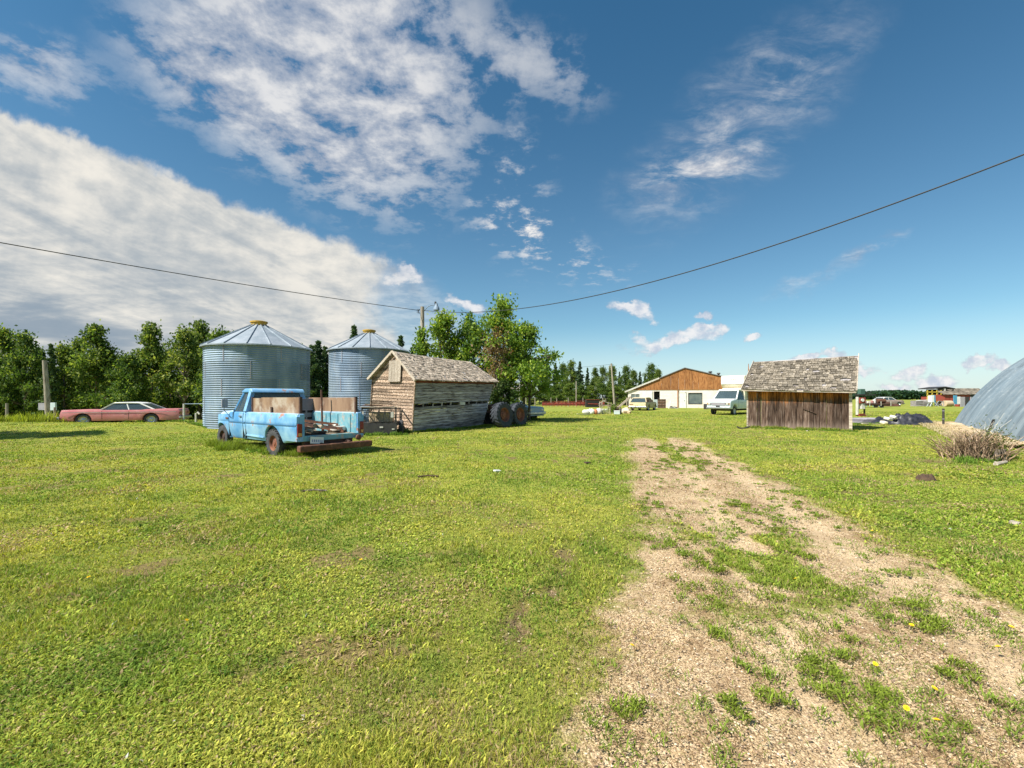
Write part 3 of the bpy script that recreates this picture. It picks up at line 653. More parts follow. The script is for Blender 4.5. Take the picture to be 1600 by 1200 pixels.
        for j in range(rows):
            v0 = j/rows-.015; v1 = min(1.0, (j+1.25)/rows); L_ = (E1-E0).length; u = -rnd(0, .02)
            while u < 1:
                w_ = rnd(.09, .20)/L_; u1 = min(u+w_, 1.005)
                if rt() > .045:
                    ua, ub = max(u, -.005)+.0012, u1-.0012; dv = rnd(-.014, .010); lift = rnd(.012, .034)
                    p = [Pt(ua, v0+dv), Pt(ub, v0+dv), Pt(ub, v1), Pt(ua, v1)]
                    lo = [p[0]+nrm*lift*.4, p[1]+nrm*lift*.4, p[2]+nrm*.012, p[3]+nrm*.012]; hi = [p[0]+nrm*(lift+.018), p[1]+nrm*(lift+.012), p[2]+nrm*.02, p[3]+nrm*.02]
                    sh.hexa(lo, hi, rt())
                u = u1
        return sh.build(name, SHIN_L, t)
    roofside(N1, F1, P1, P2, 'roof'); roofside(B1, L1, P2, P1, 'roof')
    rk = MB()
    for e in (N1, L1):
        o_ = (e-P1).normalized()*.22; rk.bar(e+o_+Vector((-.2, 0, .01)), P1+Vector((-.2, 0, .03)), .03, .10, .8)
    rk.build('rake_board', PLANK, t)
    fb = MB(); fb.bar(N1+Vector((-.18, -.17, -.12)), F1+Vector((.16, -.17, -.12)), .025, .06, .4); fb.build('fascia_board', WOOD_SUN, t)
granary()
# ================================================================ board shed at right
def board_shed():
    A = Vector((11.72, 22.95, .0)); B = Vector((15.36, 20.98, -.08)); yaw = atan2(B.y-A.y, B.x-A.x); O = A.copy(); O.z = 0
    t = empty('board_shed', O, yaw, 'small shed of dark vertical boards with mossy shingle roof beside the track', 'shed')
    W = (B-A).length; Dp = 3.1
    fw = MB(); x = 0
    zt = lambda x: 2.0-.10*x/W
    zb_ = lambda x: -.05
    while x < W-.02:
        w_ = min(rnd(.15, .36), W-x); j = rnd(0, .04); ln = rnd(-.01, .01)
        fw.hexa([(x+.016, -j, zb_(x)+rnd(-.02, .05)), (x+w_-.006, -j, zb_(x)+rnd(-.02, .05)), (x+w_-.006, .025-j, zb_(x)), (x+.006, .025-j, zb_(x))],
                [(x+.006+ln, -j, zt(x)), (x+w_-.006+ln, -j, zt(x)), (x+w_-.006+ln, .025-j, zt(x)), (x+.006+ln, .025-j, zt(x))], rt()); x += w_
    fw.build('front_wall', SHED_V, t)
    ow = MB(); xs = np.arange(0, Dp, .2)
    for y in xs:
        for X_ in (.02, W-.03):
            hp = 1.35*(1-abs((y+.1)/Dp*2-1))
            ow.bx(X_-.012, X_+.012, y+.03, y+.195, 0, zt(X_)+hp, rt())
    for xx in np.arange(0, W-.1, .2): ow.bx(xx+.005, xx+.195, Dp, Dp+.025, 0, 1.95, rt())
    ow.build('side_wall', SHED_V, t)
    po = MB(); po.bx(W-.02, W+.10, -.06, .06, -.1, 1.85, .95); po.build('corner_post', PLANK, t); po = MB(); po.bx(-.03, .04, -.04, .04, -.1, 1.95, .5); po.build('corner_post', PLANK, t)
    bd = MB(); bd.bar((2.35, -.06, 1.00), (2.85, -.065, .80), .02, .04, .4); bd.build('loose_board', SHED_V, t)
    # roof
    e0 = Vector((-.24, -.38, 1.93)); e1 = Vector((W+.20, -.38, 1.80)); r0 = Vector((.28, 1.28, 3.36)); r1 = Vector((W+.52, 1.28, 3.50))
    def Pt(u, v):
        return e0.lerp(e1, u).lerp(r0.lerp(r1, u), v)+Vector((0, 0, -.05*sin(pi*u)))
    nrm = (e1-e0).cross(r0-e0).normalized()
    dk = MB()
    for k in range(8): dk.panel([Pt(k/8, 0)-nrm*.03, Pt((k+1)/8, 0)-nrm*.03, Pt((k+1)/8, 1)-nrm*.03, Pt(k/8, 1)-nrm*.03], .03)
    b0 = Vector((-.24, Dp+.2, 1.9)); b1 = Vector((W+.25, Dp+.2, 1.8)); dk.panel([b0, r0, r1, b1], .05); dk.build('roof_deck', WOOD_GREY, t)
    sh = MB(); rows = 14; L_ = (e1-e0).length
    for j in range(rows):
        u = 0
        while u < 1:
            w_ = rnd(.08, .26)/L_; u1 = min(u+w_, 1)
            if rt() > .05:
                dv = rnd(-.012, .012); l = rnd(.015, .05); v0 = max(0, j/rows+dv-.01); v1 = min(1, (j+1.2)/rows)
                p = [Pt(u+.0015, v0), Pt(u1-.0015, v0), Pt(u1-.0015, v1), Pt(u+.0015, v1)]
                sh.hexa([p[0]+nrm*l*.3, p[1]+nrm*l*.3, p[2]+nrm*.01, p[3]+nrm*.01], [p[0]+nrm*(l+.02), p[1]+nrm*(l+.01), p[2]+nrm*.02, p[3]+nrm*.02], rt())
            u = u1
    sh.build('roof', SHIN_M, t)
    eb = MB(); eb.bar(e0+Vector((0, .02, -.04)), e1+Vector((0, .02, -.04)), .03, .07, .8); eb.bar(e1+Vector((.02, 0, .02)), r1+Vector((.02, 0, .10)), .03, .09, .7); eb.bar(e0+Vector((-.02, 0, .02)), r0+Vector((-.02, 0, .06)), .03, .07, .4)
    eb.build('edge_board', PLANK, t)
    # beams seen in the dark gap under the eave
    bm_ = MB(); bm_.bx(0, W, .03, .13, 1.75, 1.85, .1); bm_.build('wall_plate', SHED_V, t)
board_shed()
# ================================================================ workshop (long low barn)
def barn():
    Y = 62.; X0, X1 = 15.6, 28.6; zb = G0(22, 60)-.05
    t = empty('workshop', (0, Y, zb), 0, 'long low workshop with orange brown board gable and pale block walls', 'workshop')
    Dp = 22.; zs = 2.42; pk = (23.25, 5.28); el = (X0-.1, 2.28); er = (X1, 3.98)
    wl = MB()
    def seg(x0, x1, z0, z1, tn=.5): wl.bx(x0, x1, 0, .2, z0, z1, tn)
    ox0, ox1, oz = 19.15, 19.95, 2.22        # dark opening
    wx0, wx1, wz0, wz1 = 23.75, 25.45, .62, 1.95
    sx0, sx1, s0, s1 = 16.05, 17.15, 1.15, 1.85
    seg(X0, sx0, 0, zs); seg(sx0, sx1, 0, s0); seg(sx0, sx1, s1, zs); seg(sx1, ox0, 0, zs); seg(ox0, ox1, oz, zs)
    seg(ox1, wx0, 0, zs); seg(wx0, wx1, 0, wz0); seg(wx0, wx1, wz1, zs); seg(wx1, X1, 0, zs)
    wl.bx(X0, X0+.2, .2, Dp, 0, zs); wl.bx(X1-.2, X1, .2, Dp, 0, 3.9); wl.bx(X0, X1, Dp-.2, Dp, 0, zs)
    wl.build('wall', BLOCK, t)
    gb = MB(); x = X0
    def top(x): return (el[1]+(pk[1]-el[1])*(x-el[0])/(pk[0]-el[0]) if x < pk[0] else pk[1]+(er[1]-pk[1])*(x-pk[0])/(er[0]-pk[0]))-.08
    while x < X1:
        w_ = min(rnd(.5, 1.25), X1-x); 
        if x < pk[0] < x+w_: w_ = pk[0]-x
        gb.hexa([(x+.008, -.05, zs-.02), (x+w_-.008, -.05, zs-.02), (x+w_-.008, .02, zs-.02), (x+.008, .02, zs-.02)], [(x+.008, -.05, max(top(x), zs)), (x+w_-.008, -.05, top(x+w_)), (x+w_-.008, .02, top(x+w_)), (x+.008, .02, max(top(x), zs))], rt()); x += w_
    gb.build('gable', BARN_V, t)
    rf = MB(); 
    for a, b_ in ((el, pk), (pk, er)):
        dx = Vector((b_[0]-a[0], 0, b_[1]-a[1])).normalized()*.35
        p0 = Vector((a[0], -.16, a[1]))-(dx if a is el else Vector((0,0,0))); p1 = Vector((b_[0], -.16, b_[1]))+(dx if b_ is er else Vector((0,0,0)))
        rf.panel([p0, p1, p1+Vector((0, Dp+1, 0)), p0+Vector((0, Dp+1, 0))], .09)
    rf.build('roof', M_plain('dark_roofing', (.13, .12, .12), (.20, .19, .18), rough=.7), t)
    fa = MB(); fa.bar((el[0]-.35, -.19, el[1]-.13), (pk[0]-3.4, -.19, top(pk[0]-3.4)+.08), .04, .20); fa.build('fascia', OFFW, t)
    vt = MB(); vt.cyl((27.0, 3, 4.3), (27.0, 3, 4.85), .18, n=10); vt.cyl((27.0, 3, 4.8), (27.0, 3, 4.95), .32, .2, n=10); vt.build('roof_vent', BLACK, t); vt = MB(); vt.cyl((28.1, 3, 4.0), (28.1, 3, 4.65), .15, n=10); vt.cyl((28.1, 3, 4.6), (28.1, 3, 4.72), .28, .2, n=10); vt.build('roof_vent', BLACK, t)
    for (a, b_, c, d_) in ((wx0, wx1, wz0, wz1), (sx0, sx1, s0, s1)):
        fr = MB()
        fr.bx(a-.06, b_+.06, -.03, .04, d_, d_+.07); fr.bx(a-.06, b_+.06, -.03, .04, c-.07, c); fr.bx(a-.06, a, -.03, .04, c, d_); fr.bx(b_, b_+.06, -.03, .04, c, d_)
        if a == sx0: fr.bx((a+b_)/2-.03, (a+b_)/2+.03, -.03, .04, c, d_)
        f = fr.build('window', BLACK if a == wx0 else OFFW, t)
        pn = MB(); pn.bx(a, b_, .05, .07, c, d_); pn.build('pane', DGLASS, f)
    dr = MB(); dr.bx(22.55, 23.35, -.06, -.01, .0, 2.0); d = dr.build('door', WHITEP, t); hn = MB(); hn.bx(23.18, 23.24, -.1, -.06, .95, 1.05); hn.build('handle', BLACK, d)
    fr = MB(); fr.bx(22.45, 22.55, -.07, 0, 0, 2.1); fr.bx(23.35, 23.45, -.07, 0, 0, 2.1); fr.bx(22.45, 23.45, -.07, 0, 2.0, 2.1); fr.build('door_frame', OFFW, t)
    ps = MB(); ps.bx(22.28, 22.40, -.12, 0, 0, 2.6); ps.build('wall_post', BARN_V, t)
    sd = MB(); sd.bx(17.25, 18.95, -.10, -.05, .0, 2.3); sd.build('sliding_door', WHITEP, t)
    gd = MB(); gd.bx(19.1, 19.75, -.16, -.10, 0, 1.15); gd.build('lower_door', M_plain('blue_grey_panel', (.34, .40, .42), (.42, .46, .46)), t)
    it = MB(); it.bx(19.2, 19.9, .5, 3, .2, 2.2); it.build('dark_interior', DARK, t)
    fl = MB(); fl.bx(X0, X1, 0, Dp, -.2, .02); fl.build('floor', BLOCK, t)
    for o in t.children_recursive: o.data.transform(Matrix.Translation((-X0, 0, 0)))
    t.location = (X0, Y, zb); t.rotation_euler.z = -.262; t.scale = (.94, 1, 1)
barn()
# ================================================================ quonset
def quonset():
    A = Vector((24.75, 25.9, 0)); d = Vector((-.603, -.797, 0)).normalized(); n = Vector((.797, -.603, 0))
    yaw = atan2(d.y, d.x)
    t = empty('quonset_hut', (A.x, A.y, 0), yaw, 'large curved grey steel quonset hut at the right edge', 'quonset hut')
    # local: x towards camera, y = up-left (+90deg). inward = n -> local sign
    R = Matrix.Rotation(-yaw, 3, 'Z'); nl = R @ n; sy = 1 if nl.y > 0 else -1
    L = 17.; Rr = 8.6; al = radians(69)
    na = 56; pitch = .2032; ns = int(L/pitch*6)
    s = np.linspace(0, L, ns+1); rad = Rr+.048*np.sin(s/pitch*2*pi)
    th = np.linspace(0, 1, na+1)*2*al
    cy = Rr*sin(al); cz = -Rr*cos(al)-.12
    ang = pi/2+al-th                       # from near-base up over
    V = np.empty((ns+1, na+1, 3))
    V[:, :, 0] = s[:, None]; V[:, :, 1] = sy*(cy+rad[:, None]*np.cos(ang)[None, :]); V[:, :, 2] = cz+rad[:, None]*np.sin(ang)[None, :]
    i = np.arange(ns)[:, None]*(na+1)+np.arange(na)[None, :]
    fc = np.stack([i, i+1, i+na+2, i+na+1], -1).reshape(-1, 4)
    tones = RNG.uniform(0, 1, (40, 6)); tn = tones[(np.repeat(s[:-1], na)/.61).astype(int), np.tile((np.arange(na)/na*6).astype(int), ns)]
    np_mesh('arch_shell', V.reshape(-1, 3), fc, QUON, parent=t, tone=tn, smooth=True)
    bl = MB()                              # panel end laps with bolts
    for k in range(28):
        for q in (7, 17):
            a = ang[q]; x = .61*k+.3
            bl.box((x, sy*(cy+(Rr+.012)*cos(a)), cz+(Rr+.012)*sin(a)), (.60, .03, .03), (sy*(a-pi/2), 0, 0), rt())
    pass
    ew = MB(); n_ = 30
    pts = [(.3, sy*(cy+(Rr-.05)*cos(pi/2+al-2*al*k/n_)), cz+(Rr-.05)*sin(pi/2+al-2*al*k/n_)) for k in range(n_+1)]
    ew.panel(pts, .05); ew.panel([(L-.3, p[1], p[2]) for p in pts], .05); ew.build('end_wall', QUON, t)
quonset()
# ================================================================ vehicles
def add_wheel(parent, x, y, z, r, w, rimr, side, rimmat=None, tyremat=None, yaw=0, hub=True, lugs=0, name='wheel', tilt=0):
    """side=+1: outer face towards +y"""
    M = Matrix.Translation((x, y, z)) @ Matrix.Rotation(yaw, 4, 'Z') @ Matrix.Rotation(tilt, 4, 'X') @ Matrix.Rotation(-pi/2*side, 4, 'X')
    t = MB(); h = w/2
    t.lathe([(rimr, -h*.8), (r*.86, -h), (r*.97, -h*.82), (r, -h*.45), (r, h*.45), (r*.97, h*.82), (r*.86, h), (rimr, h*.8), (rimr*.96, h*.3), (rimr*.96, -h*.3)], 40, M, closed=True)
    if lugs:
        for k in range(lugs):
            a = 2*pi*k/lugs
            for s_ in (-1, 1):
                a0 = a+(pi/lugs if s_ > 0 else 0)
                p = lambda aa, rr, zz: M @ Vector((rr*cos(aa), rr*sin(aa), zz))
                da = .05; sk = .17
                q = [p(a0-da, r*.985, s_*h*.05), p(a0+da, r*.985, s_*h*.05), p(a0+da+sk, r*.93, s_*h*1.0), p(a0-da+sk, r*.93, s_*h*1.0)]
                q2 = [p(a0-da, r*1.05, s_*h*.05), p(a0+da, r*1.05, s_*h*.05), p(a0+da+sk, r*1.02, s_*h*1.02), p(a0-da+sk, r*1.02, s_*h*1.02)]
                t.hexa(q, q2)
    o = t.build(name, tyremat or RUBBER, parent, smooth=True, auto=35)
    rm = MB(); R_ = rimr
    rm.lathe([(R_*1.02, h*.82), (R_*.95, h*.70), (R_*.86, h*.15), (R_*.62, h*.05), (R_*.55, h*.32), (R_*.30, h*.38), (R_*.26, h*.55), (0, h*.60)], 32, M)
    rm.lathe([(R_*1.02, -h*.82), (R_*.9, -h*.2), (R_*.5, -h*.1), (0, -h*.1)], 24, M)
    if hub:
        for k in range(5):
            a = 2*pi*k/5; p = M @ Vector((R_*.42*cos(a), R_*.42*sin(a), h*.42)); q = M @ Vector((R_*.42*cos(a), R_*.42*sin(a), h*.30)); rm.cyl(q, p, R_*.06, n=6)
    rm.build('rim', rimmat or CHROME, o, smooth=True, auto=35)
    return o
def arch(cx, cz, r, z0, n=10):
    """points of a wheel opening in a bottom edge at z0 walking +x"""
    a = math.asin(max(-1, min(1, (z0-cz)/r)))
    return [(cx+r*cos(pi-a+(2*a-pi)*k/n), cz+r*sin(pi-a+(2*a-pi)*k/n)) for k in range(n+1)]
def sill(x0, x1, z0, wh, r, cz):
    p = [(x0, z0)]
    for w_ in wh: p += arch(w_, cz, r, z0)
    return p+[(x1, z0)]
def car(name, label, cat, loc, yaw, W, prof, zb, wx, wr, gh, paint, roofm, group=None, trim=None, lights='front', bmp=(.35, .5), rimm=None, pitch=0, glass=None, extras=None, wy=None):
    t = empty(name, loc, yaw, label, cat, group); t.rotation_euler.y = pitch
    h = W/2; xr, xf = prof[0][0], prof[-1][0]; cz = wr*.97
    body = sill(xr, xf, zb, wx, wr*1.2, cz)+prof[::-1]
    zm = zb+.62*(prof[-1][1]-zb)
    def shape(v):
        e = abs(v.x-(xr+xf)/2)/((xf-xr)/2); v.y *= (1-.055*((v.z-zm)/.4)**2)*(1-.10*max(0, e-.55)**2/.2); return v
    b = MB(); b.prism(body, -h, h); b.build('body', paint, t, smooth=True, bevel=.05, seg=3, auto=40, cut={2: [zb+.12, zb+.24, zb+.36, zb+.46, zb+.56], 0: list(np.arange(xr+.3, xf, .4))}, fn=shape)
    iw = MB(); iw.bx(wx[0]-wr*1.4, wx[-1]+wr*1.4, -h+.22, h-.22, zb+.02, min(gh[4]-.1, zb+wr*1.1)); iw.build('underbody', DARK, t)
    bx0, bx1, tx0, tx1, z0, z1 = gh; hb, ht = h-.10, h-.28
    C = [(bx0, -hb, z0), (bx1, -hb, z0), (bx1, hb, z0), (bx0, hb, z0)]; T = [(tx0, -ht, z1), (tx1, -ht, z1), (tx1, ht, z1), (tx0, ht, z1)]
    for a, b_ in zip(C, T): pil = MB(); pil.bar(a, b_, .07, .07); pil.build('pillar', roofm, t, bevel=.01)
    mx_ = (bx0+bx1)/2-.05; mt = (tx0+tx1)/2
    for s_ in (-1, 1): pil = MB(); pil.bar((mx_, s_*hb, z0), (mt, s_*ht, z1), .05, .05); pil.build('pillar', roofm, t, bevel=.01)
    rf = MB(); rf.prism([(tx0-.10, z1-.03), (tx1+.06, z1-.03), (tx1-.05, z1+.045), ((tx0+tx1)/2, z1+.07), (tx0+.12, z1+.04)], -ht-.06, ht+.06)
    rf.build('roof', roofm, t, smooth=True, bevel=.04, seg=3, auto=50)
    gl = glass or GLASS
    def pane(nm, q): m_ = MB(); m_.panel(q, .008); m_.build(nm, gl, t)
    pane('windshield', [C[1], C[2], T[2], T[1]]); pane('rear_window', [C[0], C[3], T[3], T[0]])
    for i, j in ((0, 1), (3, 2)): pane('side_window', [C[i], C[j], T[j], T[i]])
    st = MB(); st.bx(mx_-.3+.5, mx_+.35, -hb+.15, hb-.15, z0-.25, z0+.22); st.bx(bx0+.45, bx0+.6, -hb+.15, hb-.15, z0-.25, z0+.18); st.build('seats', DARK, t, bevel=.04)
    for x, s_ in ((xr-.06, -1), (xf+.06, 1)):
        q = MB(); q.bx(x-.06, x+.06, -h+.03, h-.03, bmp[0], bmp[1]); q.build('bumper', CHROME, t, bevel=.03)
    zl = prof[-1][1]
    for s_ in (-1, 1):
        q = MB(); q.box((xf+.005, s_*(h-.28), zl-.14), (.05, .34, .14)); q.build('headlight', CHROME, t, bevel=.02)
        q = MB(); q.box((xr-.005, s_*(h-.30), prof[0][1]-.16), (.04, .44, .10)); q.build('taillight', REDLENS, t, bevel=.01)
    if trim:
        for s_ in (-1, 1):
            q = MB(); q.bar((xr+.1, s_*(h+.004), trim), (xf-.15, s_*(h+.004), trim-.02), .014, .035); q.build('trim_strip', CHROME, t)
            for dxx in (mx_, bx1-.1, bx0+.25):
                q = MB(); q.bx(dxx-.006, dxx+.006, s_*h-.004, s_*h+.004, zb+.08, z0-.05); q.build('door_gap', DARK, t)
            for dxx in (mx_+.15, bx0+.4):
                q = MB(); q.bx(dxx, dxx+.14, s_*h-.002, s_*h+.02, z0-.16, z0-.13); q.build('door_handle', CHROME, t)
    for x in wx:
        for s_ in (-1, 1): add_wheel(t, x, s_*(h-.14), cz, wr, .2, wr*.62, s_, rimm)
    return t
# ---- pink sedan: long low two-tone hardtop, nose to the left
car('parked_car', 'long faded pink fifties sedan with pale roof parked before the dark trees', 'car',
    (-22.4, 26.9, G0(-22.4, 26.9)-.08), pi+radians(19), 1.95,
    [(-2.78, .88), (-2.72, .98), (-1.2, .97), (-.95, .93), (.75, .93), (2.2, .96), (2.68, .93), (2.75, .72)], .27, (-1.42, 1.72), .345,
    (-1.6, .95, -.80, .40, .93, 1.36), PINK, WHITEP, trim=.80, bmp=(.36, .52), rimm=CHROME).scale.z = .90
# ---- abandoned car behind the tractor wheels, nose to the right
car('abandoned_car', 'pale blue junk sedan with rusty red hood parked behind the tractor wheels', 'car',
    (-.15, 32.0, G0(0, 31)-.02), atan2(-.66, .75), 1.85,
    [(-2.4, .80), (-1.6, .95), (.8, .93), (2.1, .88), (2.35, .80)], .28, (-1.4, 1.45), .33,
    (-1.5, .85, -.9, .25, .93, 1.33), JBLUE, JBLUE, bmp=(.38, .55))
# ---- station wagon by the workshop, seen from behind
f = Vector((.5, .86, 0)); c = Vector((14.0, 48, 0))-Vector((.86, -.5, 0))*.92+f*2.4
sw = car('station_wagon', 'old olive and yellow estate car seen from behind by the workshop', 'car',
    (c.x, c.y, G0(c.x, c.y)-.06), atan2(f.y, f.x), 1.9,
    [(-2.4, .86), (-2.3, .93), (.8, .95), (2.2, .90), (2.45, .80)], .28, (-1.35, 1.5), .34,
    (-2.2, .9, -1.75, .3, .93, 1.38), WAGON, WAGONR, bmp=(.36, .50))
q = MB(); q.bx(-2.425, -2.405, -.86, .86, .55, .86); q.build('tailgate', WAGONR, sw, bevel=.01)
# ---- far sedan in the field
fc_ = car('field_car', 'rusty old sedan with white roof standing far off in the field', 'car',
    (62.5, 77, G0(60, 70)-.03), .12, 1.9,
    [(-2.5, .80), (-1.6, 1.0), (.8, 1.0), (2.2, .95), (2.45, .85)], .25, (-1.4, 1.5), .34,
    (-1.5, .95, -1.0, .4, 1.0, 1.42), M_plain('rust_pink_body', (.30, .20, .17), (.38, .30, .27), rough=.7), WHITEP, trim=.7, pitch=.0)
# ---------------------------------------------------------------- camper van
def camper():
    f = Vector((-.75, -.66, 0)).normalized(); F0_ = Vector((17.1, 38.2, 0)); z = G0(18, 39)-.02
    c = F0_-f*3.0
    t = empty('motorhome', (c.x, c.y, z), atan2(f.y, f.x), 'white van camper with cream overcab box parked beside the workshop', 'motorhome')
    h = .98; wr = .36
    prof = [(-3.0, 1.25), (1.55, 1.28), (1.75, 1.32), (2.75, 1.20), (2.97, 1.10), (3.0, .62)]
    b = MB(); b.prism(sill(-3.0, 3.0, .50, (-1.9, 2.05), .46, .42)+prof[::-1], -h, h); b.build('body', VANBLUE, t, smooth=True, bevel=.05, seg=3, auto=50)
    hd = MB(); hd.prism([(1.75, 1.30), (2.78, 1.18), (2.98, 1.08), (2.98, 1.13), (2.75, 1.235), (1.75, 1.36)], -h+.06, h-.06); hd.build('hood', WHITEP, t, bevel=.02)
    C = [(.15, -h+.03, 1.28), (1.75, -h+.03, 1.32), (1.75, h-.03, 1.32), (.15, h-.03, 1.28)]; T = [(.15, -h+.18, 2.02), (1.05, -h+.18, 2.02), (1.05, h-.18, 2.02), (.15, h-.18, 2.02)]
    p = MB()
    for a, b_ in zip(C, T): p = MB(); p.bar(a, b_, .09, .09); p.build('pillar', WHITEP, t)
    for nm, q in (('windshield', [C[1], C[2], T[2], T[1]]), ('side_window', [C[0], C[1], T[1], T[0]]), ('side_window', [C[3], C[2], T[2], T[3]])):
        m_ = MB(); m_.panel(q, .01); m_.build(nm, GLASS, t)
    rf = MB(); rf.bx(-.1, 1.12, -h+.14, h-.14, 2.0, 2.16); rf.build('cab_roof', WHITEP, t, bevel=.06, seg=3)
    bk = MB(); bk.bx(-3.0, .12, -h+.02, h-.02, 1.28, 2.3); bk.build('camper_body', CREAM, t, bevel=.03)
    bx_ = MB(); bx_.prism([(-3.1, 2.30), (-.15, 2.22), (.25, 2.55), (.30, 3.28), (.1, 3.36), (-3.1, 3.36)], -1.02, 1.02); bx_.build('overcab_box', CREAM, t, bevel=.05)
    wp = MB(); wp.bx(.24, .33, -.98, .98, 2.62, 3.30); wp.build('front_panel', WHITEP, t, bevel=.03)
    for k in (-1, 0, 1):
        m_ = MB(); m_.box((.34, k*.14+.1, 3.02), (.03, .06, .06)); m_.build('marker_light', AMBER, t)
    gr = MB()
    gr.bx(2.99, 3.02, -.58, .58, .80, 1.04, .3)
    for k in range(15): gr.bx(3.02, 3.035, -.56+k*.08, -.545+k*.08, .81, 1.03, .8)
    gr.build('grille', GREYM, t)
    for s_ in (-1, 1):
        m_ = MB(); m_.box((3.01, s_*.74, .93), (.05, .26, .2)); o = m_.build('headlight', CHROME, t, bevel=.01)
        m_ = MB(); m_.box((3.04, s_*.74, .93), (.02, .17, .13)); m_.build('lamp_lens', OFFW, o)
        m_ = MB(); m_.box((3.0, s_*.9, .93), (.06, .05, .2)); m_.build('turn_signal', AMBER, t)
    bp = MB(); bp.bx(3.02, 3.14, -h, h, .50, .66); bp.build('bumper', CHROME, t, bevel=.03)
    pl = MB(); pl.bx(3.0, 3.04, -.20, .12, .68, .76); pl.build('bumper_slot', DARK, t)
    ub = MB(); ub.bx(-2.6, 2.6, -.7, .7, .35, .8); ub.build('underbody', DARK, t)
    for dy in (.55, .9):
        m_ = MB(); m_.bx(dy, dy+.1, h-.005, h+.02, 1.0, 1.03); m_.build('door_handle', BLACK, t)
    m_ = MB(); m_.bx(1.45, 1.46, h-.006, h+.003, .6, 1.28); m_.build('door_gap', DARK, t)
    for x in (-1.9, 2.05):
        for s_ in (-1, 1): add_wheel(t, x, s_*(h-.15), .34, wr, .22, .22, s_, OFFW)
camper()
